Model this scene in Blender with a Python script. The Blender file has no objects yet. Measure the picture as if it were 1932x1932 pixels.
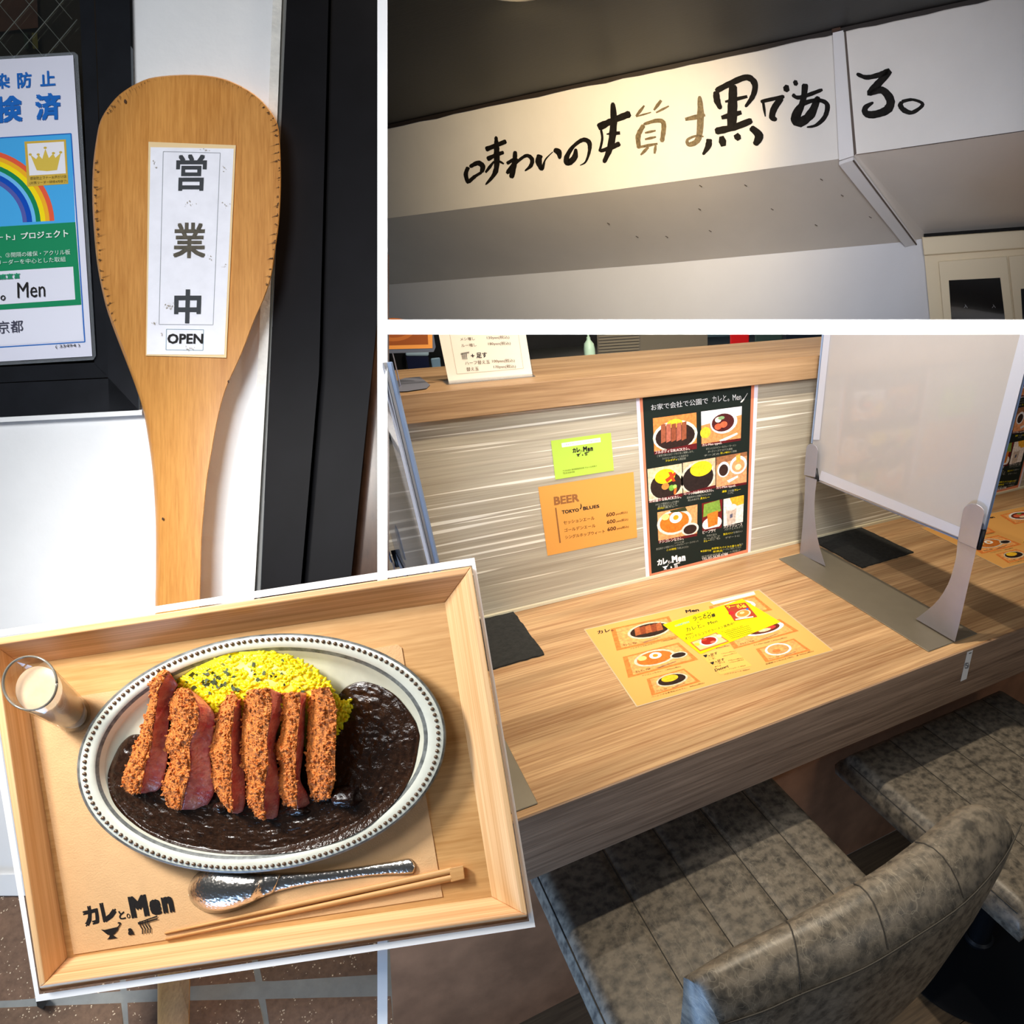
import bpy, bmesh, math, random
from mathutils import Vector, Matrix, noise
random.seed(7)
S = bpy.context.scene
COL = S.collection

# ------------------------------------------------------------------ camera
F, CX, CY = 1256.169, 1343.485, 1255.606           # lens of the counter view, in pixels of a 1932 px frame
CAM = Vector((-0.59011, -1.32160, 0.70396))
RX = Vector((0.85993085, -0.51035444, 0.00756874))
RD = Vector((-0.27467826, -0.47522064, -0.83589306))
RF = Vector((0.43019855, 0.71673126, -0.54884015))
CROT = Matrix((RX, -RD, -RF)).transposed()
cam = bpy.data.cameras.new('camera')
cam.sensor_width = 36
cam.lens = F * 36 / 1932
cam.shift_x = (966 - CX) / 1932
cam.shift_y = (CY - 966) / 1932
cam.clip_start = 0.02
cam_o = bpy.data.objects.new('camera', cam)
COL.objects.link(cam_o)
cam_o.matrix_world = Matrix.Translation(CAM) @ CROT.to_4x4()
S.camera = cam_o
S.view_settings.view_transform = 'Standard'
S.view_settings.look = 'None'
S.view_settings.gamma = 1
S.view_settings.use_curve_mapping = False
S.view_settings.exposure = 0.0

W = bpy.data.worlds.new('room_light')
S.world = W
W.use_nodes = True
W.node_tree.nodes['Background'].inputs[0].default_value = (0.80, 0.90, 1.0, 1)
W.node_tree.nodes['Background'].inputs[1].default_value = 0.085


def campt(x, y, z):
    return CAM + RX * x + RD * y + RF * z


def area(name, pos, target, size, power, colour, spread=160, size_y=None):
    l = bpy.data.lights.new(name, 'AREA')
    l.energy = power
    l.color = colour
    l.size = size
    if size_y:
        l.shape = 'RECTANGLE'
        l.size_y = size_y
    l.spread = math.radians(spread)
    o = bpy.data.objects.new(name, l)
    COL.objects.link(o)
    o.location = pos
    o.rotation_euler = (Vector(target) - Vector(pos)).to_track_quat('-Z', 'Y').to_euler()
    return o


def spot(name, pos, target, power, colour, angle, blend=0.4, radius=0.03):
    l = bpy.data.lights.new(name, 'SPOT')
    l.energy = power
    l.color = colour
    l.spot_size = math.radians(angle)
    l.spot_blend = blend
    l.shadow_soft_size = radius
    o = bpy.data.objects.new(name, l)
    COL.objects.link(o)
    o.location = pos
    o.rotation_euler = (Vector(target) - Vector(pos)).to_track_quat('-Z', 'Y').to_euler()
    return o


def at(u, v, d):
    return CAM + (RX * ((u - CX) / F) + RD * ((v - CY) / F) + RF) * d


# daylight on the shopfront and tray, added fill on the divider, downlights over the counter
area('street_daylight', campt(-0.55, -0.55, -0.25), at(330, 800, 0.72), 0.5, 2.6, (0.98, 0.985, 1.0), 92)
area('tray_softbox', campt(-0.78, -0.42, 0.12), at(500, 1540, 0.57), 0.16, 2.1, (1.0, 0.97, 0.92), 80)
area('divider_fill', campt(0.16, -0.40, -0.1), at(1420, 560, 0.62), 0.5, 1.9, (1.0, 1.0, 1.0), 38, 0.2)  # added out-of-view fill that whitens the divider
for i, (lp, tg, pw, an) in enumerate((((0.15, -0.485, 1.25), (0.12, -0.40, 0), 49, 118), ((0.45, -0.03, 1.2), (0.35, -0.45, 0), 31, 110),
                                      ((-0.25, -0.165, 1.2), (-0.15, -0.3, 0), 15, 114))):
    spot('counter_downlight', lp, tg, pw, (1.0, 0.87, 0.68), an, 0.5, 0.012)
area('stool_back_fill', (0.5, -2.4, 0.9), (0.1, -0.9, -0.2), 0.6, 1.6, (1.0, 0.93, 0.84), 90)  # added fill from behind the camera, to lift the stool backs
area('window_daylight', (-1.28, -0.92, -0.33), (-0.2, -0.70, -0.2), 0.5, 6.5, (0.36, 0.60, 1.0), 120)

# ------------------------------------------------------------------ mapping helpers
DL, DT = 0.72, 0.575          # distance of the shopfront wall and of the tray bottom


def L(u, v, h=0.0):
    return at(u, v, DL - h)


def T(u, v, h=0.0):
    return at(u, v, DT - h)


def hit(u, v, p, n):
    d = RX * ((u - CX) / F) + RD * ((v - CY) / F) + RF
    return CAM + d * ((p - CAM).dot(n) / d.dot(n))


AX, AY, AZ = Vector((1, 0, 0)), Vector((0, 1, 0)), Vector((0, 0, 1))


def onZ(z):
    return lambda u, v, h=0.0: hit(u, v, Vector((0, 0, z + h)), AZ)


def onY(y):
    return lambda u, v, h=0.0: hit(u, v, Vector((0, y - h, 0)), AY)


def onX(x):
    return lambda u, v, h=0.0: hit(u, v, Vector((x - h, 0, 0)), AX)


# ------------------------------------------------------------------ object helpers
def tag(o, label=None, cat=None, group=None, kind=None):
    if label: o['label'] = label
    if cat: o['category'] = cat
    if group: o['group'] = group
    if kind: o['kind'] = kind
    return o


def thing(name, base, label, cat, rot='W', group=None, kind=None):
    o = bpy.data.objects.new(name, None)
    o.empty_display_size = 0.02
    COL.objects.link(o)
    M = Matrix.Translation(base)
    if rot == 'C': M = M @ CROT.to_4x4()
    elif isinstance(rot, Matrix): M = M @ rot
    o.matrix_world = M
    o['_m'] = [c for r in M for c in r]
    return tag(o, label, cat, group, kind)


def frame(o):
    m = o['_m']
    return Matrix([m[0:4], m[4:8], m[8:12], m[12:16]])


def emit(name, V, Fc, mats, parent=None, base=None, rot='W', smooth=False, idx=None, fix=True, sharp=None):
    """V in world space -> one mesh object in the frame of its parent (or its own frame)."""
    if parent is not None:
        M = frame(parent)
    else:
        if base is None:
            base = sum((Vector(v) for v in V), Vector()) / max(1, len(V))
        M = Matrix.Translation(base)
        if rot == 'C': M = M @ CROT.to_4x4()
        elif isinstance(rot, Matrix): M = M @ rot
    Mi = M.inverted()
    me = bpy.data.meshes.new(name)
    me.from_pydata([Mi @ Vector(v) for v in V], [], Fc)
    if not isinstance(mats, (list, tuple)): mats = [mats]
    for m in mats: me.materials.append(m)
    if idx:
        for p, i in zip(me.polygons, idx): p.material_index = i
    if fix:
        bm = bmesh.new(); bm.from_mesh(me)
        bmesh.ops.recalc_face_normals(bm, faces=bm.faces)
        bm.to_mesh(me); bm.free()
    if smooth:
        for p in me.polygons: p.use_smooth = True
        if sharp:
            me.set_sharp_from_angle(angle=math.radians(sharp))
    me.update()
    o = bpy.data.objects.new(name, me)
    COL.objects.link(o)
    if parent is not None:
        o.parent = parent
    else:
        o.matrix_world = M
    o['_m'] = [c for r in M for c in r]
    return o


def struct(name, *a, **k):
    return tag(emit(name, *a, **k), kind='structure')


def loft(loops, closed=True, cap=True):
    """list of equal-length point loops -> verts, faces"""
    n = len(loops[0]); V = []; Fc = []
    for lp in loops: V += lp
    for i in range(len(loops) - 1):
        for j in range(n if closed else n - 1):
            k = (j + 1) % n
            Fc.append((i * n + j, i * n + k, (i + 1) * n + k, (i + 1) * n + j))
    if cap:
        Fc.append(tuple(range(n)))
        Fc.append(tuple((len(loops) - 1) * n + j for j in reversed(range(n))))
    return V, Fc


def slab(mp, poly, h0, h1, back=None):
    """polygon in pixels on a plane, extruded from h0 (back) to h1 (front)"""
    return loft([[mp(u, v, h0) for u, v in (back or poly)], [mp(u, v, h1) for u, v in poly]])


def join(*vf):
    V, Fc = [], []
    for v, f in vf:
        b = len(V); V += list(v); Fc += [tuple(i + b for i in q) for q in f]
    return V, Fc


def box(x0, x1, y0, y1, z0, z1):
    V = [Vector(q) for q in ((x0, y0, z0), (x1, y0, z0), (x1, y1, z0), (x0, y1, z0), (x0, y0, z1), (x1, y0, z1), (x1, y1, z1), (x0, y1, z1))]
    return V, [(0, 3, 2, 1), (4, 5, 6, 7), (0, 1, 5, 4), (1, 2, 6, 5), (2, 3, 7, 6), (3, 0, 4, 7)]


def bevel(o, w, seg=2):
    m = o.modifiers.new('edge', 'BEVEL'); m.width = w; m.segments = seg; m.limit_method = 'ANGLE'; m.angle_limit = math.radians(40)
    return o


def tube(pts, r, n=8):
    loops = []
    rr = r if isinstance(r, (list, tuple)) else [r] * len(pts)
    for i, p in enumerate(pts):
        d = (pts[min(i + 1, len(pts) - 1)] - pts[max(i - 1, 0)]).normalized()
        a = d.orthogonal().normalized() if i == 0 else (pa - d * pa.dot(d)).normalized()
        pa = a; b = d.cross(a)
        loops.append([p + (a * math.cos(2 * math.pi * k / n) + b * math.sin(2 * math.pi * k / n)) * rr[i] for k in range(n)])
    return loft(loops)


def lerp(a, b, t): return a + (b - a) * t


def interp(poly, t):
    """point at fraction t of a pixel polyline (by index)"""
    x = t * (len(poly) - 1); i = min(int(x), len(poly) - 2); f = x - i
    return (lerp(poly[i][0], poly[i + 1][0], f), lerp(poly[i][1], poly[i + 1][1], f))


def smooth_poly(pts, closed=True, per=4):
    """Catmull-Rom through pixel points"""
    n = len(pts); out = []
    rng = n if closed else n - 1
    for i in range(rng):
        if closed: p0, p1, p2, p3 = pts[i - 1], pts[i], pts[(i + 1) % n], pts[(i + 2) % n]
        else: p0, p1, p2, p3 = pts[max(i - 1, 0)], pts[i], pts[i + 1], pts[min(i + 2, n - 1)]
        for k in range(per):
            t = k / per
            out.append(tuple(0.5 * (2 * p1[a] + (p2[a] - p0[a]) * t + (2 * p0[a] - 5 * p1[a] + 4 * p2[a] - p3[a]) * t * t + (3 * p1[a] - p0[a] - 3 * p2[a] + p3[a]) * t ** 3) for a in (0, 1)))
    if not closed: out.append(tuple(pts[-1]))
    return out


def ellipse(cx, cy, rx, ry, n=48, rot=0.0, a0=0, a1=360):
    c, s = math.cos(math.radians(rot)), math.sin(math.radians(rot))
    out = []
    full = (a1 - a0) >= 360
    for i in range(n if full else n + 1):
        t = math.radians(a0 + (a1 - a0) * i / n)
        x, y = rx * math.cos(t), ry * math.sin(t)
        out.append((cx + c * x - s * y, cy + s * x + c * y))
    return out


# ------------------------------------------------------------------ materials
def lin(c): return tuple((x / 255 / 12.92) if x / 255 <= 0.04045 else ((x / 255 + 0.055) / 1.055) ** 2.4 for x in c)


_mc = {}


def nd(nt, t, **k):
    n = nt.nodes.new(t)
    for a, b in k.items():
        if a.startswith('_'): setattr(n, a[1:], b)
        else: n.inputs[a.replace('0', ' ')].default_value = b
    return n


def mat(name, rgb, rough=0.5, metal=0.0, spec=0.5, vary=0.0, vscale=30, bump=0.0, bscale=200, trans=0.0, ior=1.45, emit_=0.0, coat=0.0, sss=0.0, stretch=(1, 1, 1)):
    if name in _mc: return _mc[name]
    m = bpy.data.materials.new(name); m.use_nodes = True
    nt = m.node_tree; b = nt.nodes['Principled BSDF']
    c = lin(rgb) + (1,)
    b.inputs['Base Color'].default_value = c
    b.inputs['Roughness'].default_value = rough
    b.inputs['Metallic'].default_value = metal
    b.inputs['Specular IOR Level'].default_value = spec
    b.inputs['Transmission Weight'].default_value = trans
    b.inputs['IOR'].default_value = ior
    b.inputs['Coat Weight'].default_value = coat
    if emit_:
        b.inputs['Emission Color'].default_value = c
        b.inputs['Emission Strength'].default_value = emit_
    if sss:
        b.inputs['Subsurface Weight'].default_value = sss
        b.inputs['Subsurface Radius'].default_value = (0.004, 0.002, 0.001)
        b.inputs['Subsurface Scale'].default_value = 0.5
    tc = mp = None
    if vary or bump:
        tc = nd(nt, 'ShaderNodeTexCoord'); mp = nd(nt, 'ShaderNodeMapping'); mp.inputs['Scale'].default_value = stretch
        nt.links.new(tc.outputs['Object'], mp.inputs[0])
    if vary:
        n = nd(nt, 'ShaderNodeTexNoise', Scale=vscale, Detail=5.0, Roughness=0.6)
        nt.links.new(mp.outputs[0], n.inputs['Vector'])
        r = nd(nt, 'ShaderNodeValToRGB')
        r.color_ramp.elements[0].position = 0.3; r.color_ramp.elements[1].position = 0.7
        r.color_ramp.elements[0].color = tuple(x * (1 - vary) for x in c[:3]) + (1,)
        r.color_ramp.elements[1].color = tuple(min(1, x * (1 + vary)) for x in c[:3]) + (1,)
        nt.links.new(n.outputs['Fac'], r.inputs[0]); nt.links.new(r.outputs[0], b.inputs['Base Color'])
    if bump:
        n2 = nd(nt, 'ShaderNodeTexNoise', Scale=bscale, Detail=3.0)
        nt.links.new(mp.outputs[0], n2.inputs['Vector'])
        bp = nd(nt, 'ShaderNodeBump', Strength=bump, Distance=0.002)
        nt.links.new(n2.outputs['Fac'], bp.inputs['Height']); nt.links.new(bp.outputs[0], b.inputs['Normal'])
    _mc[name] = m
    return m


def clear(name, tint=(250, 252, 255), gloss=0.12, rough=0.03):
    if name in _mc: return _mc[name]
    m = bpy.data.materials.new(name); m.use_nodes = True; nt = m.node_tree
    out = nt.nodes['Material Output']; nt.nodes.remove(nt.nodes['Principled BSDF'])
    t = nd(nt, 'ShaderNodeBsdfTransparent'); t.inputs[0].default_value = lin(tint) + (1,)
    g = nd(nt, 'ShaderNodeBsdfGlossy', Roughness=rough)
    fr = nd(nt, 'ShaderNodeLayerWeight', Blend=gloss); mx = nd(nt, 'ShaderNodeMixShader')
    nt.links.new(fr.outputs['Facing'], mx.inputs[0]); nt.links.new(t.outputs[0], mx.inputs[1]); nt.links.new(g.outputs[0], mx.inputs[2])
    nt.links.new(mx.outputs[0], out.inputs[0]); _mc[name] = m
    return m


def wood(name, light, dark, along=(1, 0, 0), rotz=0.0, lines=220, stretch=0.03, streak=14, rough=0.45, mix=0.6, coarse=0.0, vein=None):
    """streaky timber: grain runs along axis 'along' of the object space"""
    if name in _mc: return _mc[name]
    m = bpy.data.materials.new(name); m.use_nodes = True
    nt = m.node_tree; b = nt.nodes['Principled BSDF']; b.inputs['Roughness'].default_value = rough
    tc = nd(nt, 'ShaderNodeTexCoord'); mp = nd(nt, 'ShaderNodeMapping')
    mr = nd(nt, 'ShaderNodeMapping'); mr.inputs['Rotation'].default_value = (0, 0, rotz)
    mp.inputs['Scale'].default_value = tuple(stretch if a else 1.0 for a in along)
    nt.links.new(tc.outputs['Object'], mr.inputs[0]); nt.links.new(mr.outputs[0], mp.inputs[0])
    n1 = nd(nt, 'ShaderNodeTexNoise', Scale=streak, Detail=6.0, Roughness=0.6, Distortion=0.6)
    n2 = nd(nt, 'ShaderNodeTexNoise', Scale=lines, Detail=3.0, Roughness=0.7)
    nt.links.new(mp.outputs[0], n1.inputs['Vector']); nt.links.new(mp.outputs[0], n2.inputs['Vector'])
    mx = nd(nt, 'ShaderNodeMath', _operation='MULTIPLY_ADD')
    mx.inputs[1].default_value = mix
    nt.links.new(n2.outputs['Fac'], mx.inputs[0])
    m2 = nd(nt, 'ShaderNodeMath', _operation='MULTIPLY'); m2.inputs[1].default_value = 1 - mix
    nt.links.new(n1.outputs['Fac'], m2.inputs[0]); nt.links.new(m2.outputs[0], mx.inputs[2])
    r = nd(nt, 'ShaderNodeValToRGB'); e = r.color_ramp.elements
    e[0].position = 0.36; e[1].position = 0.62
    e[0].color = lin(dark) + (1,); e[1].color = lin(light) + (1,)
    nt.links.new(mx.outputs[0], r.inputs[0])
    outc = r.outputs[0]
    if coarse:
        n3 = nd(nt, 'ShaderNodeTexNoise', Scale=5.0, Detail=1.0)
        mp3 = nd(nt, 'ShaderNodeMapping'); mp3.inputs['Scale'].default_value = tuple(0.5 if a else 4.0 for a in along)
        nt.links.new(mr.outputs[0], mp3.inputs[0]); nt.links.new(mp3.outputs[0], n3.inputs['Vector'])
        mm = nd(nt, 'ShaderNodeMix', _data_type='RGBA', _blend_type='MULTIPLY')
        r3 = nd(nt, 'ShaderNodeValToRGB'); r3.color_ramp.elements[0].position = 0.38; r3.color_ramp.elements[1].position = 0.6
        r3.color_ramp.elements[0].color = (1 - coarse, 1 - coarse * 1.05, 1 - coarse * 1.15, 1); r3.color_ramp.elements[1].color = (1, 1, 1, 1)
        nt.links.new(n3.outputs['Fac'], r3.inputs[0])
        mm.inputs['Factor'].default_value = 1.0
        nt.links.new(outc, mm.inputs[6]); nt.links.new(r3.outputs[0], mm.inputs[7]); outc = mm.outputs[2]
    if vein:
        n4 = nd(nt, 'ShaderNodeTexNoise', Scale=130.0, Detail=1.0, Distortion=0.1)
        nt.links.new(mp.outputs[0], n4.inputs['Vector'])
        r4 = nd(nt, 'ShaderNodeValToRGB'); r4.color_ramp.elements[0].position = 0.635; r4.color_ramp.elements[1].position = 0.67
        r4.color_ramp.elements[0].color = (0, 0, 0, 1); r4.color_ramp.elements[1].color = (1, 1, 1, 1)
        nt.links.new(n4.outputs['Fac'], r4.inputs[0])
        mv = nd(nt, 'ShaderNodeMix', _data_type='RGBA')
        nt.links.new(r4.outputs[0], mv.inputs[0]); nt.links.new(outc, mv.inputs[6]); mv.inputs[7].default_value = lin(vein) + (1,)
        outc = mv.outputs[2]
    nt.links.new(outc, b.inputs['Base Color'])
    bp = nd(nt, 'ShaderNodeBump', Strength=0.08, Distance=0.001)
    nt.links.new(n2.outputs['Fac'], bp.inputs['Height']); nt.links.new(bp.outputs[0], b.inputs['Normal'])
    _mc[name] = m
    return m


def ink(rgb, rough=0.5):
    return mat('print_%d_%d_%d' % tuple(int(c) for c in rgb), rgb, .6, spec=.2)


# ------------------------------------------------------------------ flat print
_tc = {}
FONT = None


def text2d(s, weight=0.0):
    """lettering as 2D triangles normalised to a 1 x 1 box"""
    k = (s, weight)
    if k in _tc: return _tc[k]
    cu = bpy.data.curves.new('lettering', 'FONT')
    cu.body = s; cu.size = 1; cu.resolution_u = 2; cu.fill_mode = 'FRONT'
    ob = bpy.data.objects.new('lettering', cu); COL.objects.link(ob)
    dg = bpy.context.evaluated_depsgraph_get()
    me = bpy.data.meshes.new_from_object(ob.evaluated_get(dg))
    V = [(v.co.x, v.co.y, 0) for v in me.vertices]; Fc = [tuple(p.vertices) for p in me.polygons]
    if weight:      # heavier strokes: the glyph struck several times, a little apart
        V0, F0, V, Fc = V, Fc, [], []
        for n_, (a, b) in enumerate(((-1, -1), (1, -1), (-1, 1), (1, 1), (0, 0)) if weight > .015 else ((-1, 0), (1, 0))):
            k0 = len(V); V += [(x + a * weight, y + b * weight, n_) for x, y, _ in V0]; Fc += [tuple(i + k0 for i in q) for q in F0]
    bpy.data.objects.remove(ob); bpy.data.curves.remove(cu); bpy.data.meshes.remove(me)
    if V:
        x0 = min(a for a, b, k in V); x1 = max(a for a, b, k in V); y0 = min(b for a, b, k in V); y1 = max(b for a, b, k in V)
        V = [((a - x0) / max(1e-6, x1 - x0), (b - y0) / max(1e-6, y1 - y0), k) for a, b, k in V]
    _tc[k] = (V, Fc)
    return V, Fc


class Flat:
    """flat print laid on a surface: polygons and lettering, later layers lifted a little"""
    def __init__(s, mp, lift=0.0003, step=0.000012):
        s.mp, s.h, s.step = mp, lift, step
        s.V, s.F, s.I, s.M = [], [], [], []

    def _m(s, m):
        if m not in s.M: s.M.append(m)
        return s.M.index(m)

    def poly(s, pts, m):
        b = len(s.V); s.V += [s.mp(u, v, s.h) for u, v in pts]
        s.F.append(tuple(range(b, b + len(pts)))); s.I.append(s._m(m)); s.up(); return s

    def up(s): s.h += s.step

    def line(s, a, b, w, m):
        dx, dy = b[0] - a[0], b[1] - a[1]; l = math.hypot(dx, dy); nx, ny = -dy / l * w / 2, dx / l * w / 2
        return s.poly([(a[0] + nx, a[1] + ny), (b[0] + nx, b[1] + ny), (b[0] - nx, b[1] - ny), (a[0] - nx, a[1] - ny)], m)

    def frame(s, q, w, m):
        for i in range(4): s.line(q[i], q[(i + 1) % 4], w, m)

    def text(s, t, q, m, weight=0.0):
        """q: TL, TR, BR, BL in pixels"""
        V, Fc = text2d(t, weight); b = len(s.V); top = 0
        for x, y, k in V:
            top = max(top, k)
            t0 = (lerp(q[0][0], q[1][0], x), lerp(q[0][1], q[1][1], x)); b0 = (lerp(q[3][0], q[2][0], x), lerp(q[3][1], q[2][1], x))
            s.V.append(s.mp(lerp(b0[0], t0[0], y), lerp(b0[1], t0[1], y), s.h + k * .00002))
        s.h += top * .00002
        i = s._m(m)
        for f in Fc: s.F.append(tuple(k + b for k in f)); s.I.append(i)
        s.up(); return s

    def textline(s, t, a, b, hgt, m, weight=0.0, up=None):
        """a, b: baseline ends in pixels; hgt: letter height; up: direction of the letters' up"""
        dx, dy = b[0] - a[0], b[1] - a[1]; l = math.hypot(dx, dy)
        ux, uy = up if up else (dy / l, -dx / l)
        n = math.hypot(ux, uy); ux, uy = ux / n * hgt, uy / n * hgt
        return s.text(t, [(a[0] + ux, a[1] + uy), (b[0] + ux, b[1] + uy), b, a], m, weight)

    def build(s, name, parent, label=None):
        o = emit(name, s.V, s.F, s.M, parent, idx=s.I, fix=False)
        return tag(o, label)


def bil(q, u, v):
    a = (lerp(q[0][0], q[1][0], u), lerp(q[0][1], q[1][1], u)); b = (lerp(q[3][0], q[2][0], u), lerp(q[3][1], q[2][1], u))
    return (lerp(a[0], b[0], v), lerp(a[1], b[1], v))


def fink(rgb): return mat('food_%d_%d_%d' % tuple(int(c) for c in rgb), rgb, .6, spec=.2, vary=.28, vscale=150)


def food(fl, q, items):
    """a printed food photo: items in unit coordinates of the quad q"""
    for it in items:
        k = it[0]
        if k == 'q': fl.poly([bil(q, u, v) for u, v in it[1]], fink(it[2]))
        elif k == 'e': fl.poly([bil(q, *p) for p in ellipse(it[1], it[2], it[3], it[4], 22, it[6] if len(it) > 6 else 0)], fink(it[5]))
        elif k == 't': fl.text(it[1], [bil(q, *p) for p in it[2]], ink(it[3]), 0.02)


FULL = [(0, 0), (1, 0), (1, 1), (0, 1)]
WHITE_P = (236, 232, 222)
def katsu(bg=(205, 128, 66)):
    return [('q', FULL, bg), ('e', .5, .56, .52, .42, (214, 208, 190)), ('e', .5, .58, .46, .36, (44, 30, 26)), ('e', .5, .22, .18, .12, (232, 190, 50))] + \
        [('q', [(x, .24 - abs(x - .5) * .1), (x + .11, .22 - abs(x - .45) * .1), (x + .10, .68), (x - .01, .72)], c) for x, c in ((.18, (150, 84, 58)), (.3, (168, 96, 76)), (.42, (140, 74, 50)), (.54, (164, 92, 72)), (.66, (142, 78, 52)))]


def tray_pic(inner):
    return [('q', FULL, (222, 126, 58)), ('q', [(.08, .06), (.95, .08), (.94, .9), (.08, .92)], (232, 160, 92))] + inner + \
        [('q', [(.42, .88), (.72, .80), (.73, .83), (.45, .93)], (150, 110, 80)), ('t', 'カレと。Men', [(.12, .78), (.34, .78), (.34, .88), (.12, .88)], (60, 36, 22))]


def plate_pic(cx, cy, rx, ry, kind):
    base = [('e', cx, cy, rx, ry, (206, 194, 170)), ('e', cx, cy, rx * .88, ry * .84, (44, 28, 22))]
    if kind == 'katsu':
        return base + [('q', [(cx - rx * .62 + i * rx * .25, cy - ry * .6), (cx - rx * .62 + (i + 1) * rx * .25, cy - ry * .7), (cx - rx * .66 + (i + 1) * rx * .25, cy + ry * .3), (cx - rx * .68 + i * rx * .25, cy + ry * .35)], ((168, 92, 50), (138, 66, 36))[i % 2]) for i in range(5)]
    if kind == 'rice':
        return base + [('e', cx - rx * .05, cy - ry * .3, rx * .55, ry * .55, (242, 182, 40))]
    if kind == 'nasi':
        return [base[0]] + [('e', cx, cy, rx * .86, ry * .82, (196, 110, 40)), ('e', cx + rx * .1, cy - ry * .25, rx * .3, ry * .42, (250, 244, 226)), ('e', cx + rx * .1, cy - ry * .25, rx * .13, ry * .2, (236, 142, 34)),
                            ('e', cx - rx * .55, cy - ry * .3, rx * .22, ry * .3, (244, 206, 120)), ('e', cx + rx * 1.05, cy + ry * .45, rx * .4, ry * .42, (206, 196, 180)), ('e', cx + rx * 1.05, cy + ry * .45, rx * .32, ry * .32, (40, 28, 24))]
    if kind == 'bowl':
        return [('e', cx, cy, rx, ry, (240, 232, 222)), ('e', cx, cy, rx * .8, ry * .8, (92, 40, 30)), ('e', cx - rx * .2, cy - ry * .1, rx * .4, ry * .4, (214, 96, 60)), ('e', cx + rx * .25, cy + ry * .1, rx * .35, ry * .35, (200, 60, 50)), ('e', cx, cy + ry * .3, rx * .3, ry * .25, (232, 200, 160)), ('e', cx + rx * .1, cy - ry * .45, rx * .2, ry * .18, (110, 150, 70))]
    if kind == 'dip':
        return [('e', cx, cy, rx, ry, (238, 230, 220)), ('e', cx, cy, rx * .82, ry * .82, (200, 150, 90)), ('e', cx + rx * .1, cy, rx * .4, ry * .4, (236, 160, 90)), ('e', cx - rx * .2, cy + ry * .2, rx * .3, ry * .3, (220, 120, 60))]
    return base


def logo(fl, q, m, icons=True):
    """the shop logo: block kana and Men over a gravy boat, an ampersand and noodles; q in pixels (TL TR BR BL)"""
    P = lambda pts: [bil(q, u, v) for u, v in pts]
    fl.text('カ', P([(0, .09), (.175, .06), (.175, .56), (0, .60)]), m, .055)
    fl.text('レ', P([(.20, .05), (.37, .05), (.37, .56), (.20, .56)]), m, .055)
    fl.text('と', P([(.385, .32), (.455, .32), (.455, .55), (.385, .55)]), m, .03)
    fl.text('。', P([(.468, .42), (.508, .42), (.508, .55), (.468, .55)]), m, .01)
    fl.text('M', P([(.52, .0), (.72, .0), (.72, .56), (.52, .56)]), m, .06)
    fl.text('e', P([(.735, .16), (.86, .16), (.86, .57), (.735, .57)]), m, .06)
    fl.text('n', P([(.875, .14), (1.0, .14), (1.0, .56), (.875, .56)]), m, .06)
    if icons:
        fl.poly(P([(.16, .72), (.20, .745), (.34, .72), (.355, .745), (.34, .80), (.30, .88), (.275, .90), (.30, .96), (.32, 1.0), (.20, 1.0), (.225, .96), (.245, .90), (.215, .87), (.185, .79)]), m)
        for a, b in (((.335, .75), (.365, .70)), ((.365, .70), (.385, .64)), ((.385, .64), (.372, .61)), ((.372, .61), (.355, .63))):
            pa, pb = P([a, b]); fl.line(pa, pb, max(.8, (abs(q[1][0] - q[0][0])) * .014), m)
        fl.text('&', P([(.445, .80), (.51, .80), (.51, .98), (.445, .98)]), m, .04)
        for i in range(4):
            x = .60 + i * .03
            for a, b in (((x, .66), (x - .008, .77)), ((x - .008, .77), (x + .010, .88)), ((x + .010, .88), (x, 1.0))):
                pa, pb = P([a, b]); fl.line(pa, pb, max(.7, (abs(q[1][0] - q[0][0])) * .011), m)
        for a, b in (((.575, .70), (.80, .60)), ((.575, .73), (.80, .67))):
            pa, pb = P([a, b]); fl.line(pa, pb, max(.8, (abs(q[1][0] - q[0][0])) * .014), m)


# ------------------------------------------------------------------ shared materials
M_white_trim = mat('white_gloss_paint', (250, 250, 250), 0.6, vary=0.01)
M_black_ink = ink((34, 32, 32))
M_plaster = mat('white_wall_paint', (232, 234, 236), 0.55, vary=0.03, vscale=14, bump=0.25, bscale=60)
M_blackpaint = mat('black_gloss_paint', (22, 24, 29), 0.5, spec=.18, vary=0.25, vscale=25, bump=0.05, bscale=120)
M_beech = wood('beech', (206, 146, 74), (174, 114, 48), (0, 1, 0), lines=420, stretch=0.06, streak=22, rough=0.42, mix=0.55)
M_counter = wood('counter_ash', (214, 176, 130), (154, 108, 68), (1, 0, 0), lines=230, stretch=0.022, streak=26, rough=0.42, mix=0.58, coarse=0.26)
M_counter_shaded = wood('counter_ash_shaded', (160, 130, 104), (104, 80, 62), (1, 0, 0), lines=190, stretch=0.03, streak=40, rough=0.5, mix=0.5)  # the front edge's shade is mixed into a darker ash
M_shelf = wood('shelf_ash', (182, 148, 110), (130, 96, 64), (1, 0, 0), lines=190, stretch=0.03, streak=28, rough=0.45, mix=0.4)
M_wallpanel = wood('streaky_grey_laminate', (184, 174, 154), (146, 136, 118), (1, 0, 0), lines=260, stretch=0.012, streak=40, rough=0.5, mix=0.55, vein=(226, 220, 204))
M_steel = mat('blue_tinted_steel', (166, 168, 184), 0.42, metal=.7, vary=0.04, vscale=20, bump=0.03, bscale=400)  # lavender tint paints in the blue window's reflection
M_clear = clear('clear_acrylic', (232, 238, 248), .2)
M_steel_dark = mat('black_steel', (26, 28, 32), 0.4, metal=0.6)

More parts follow.
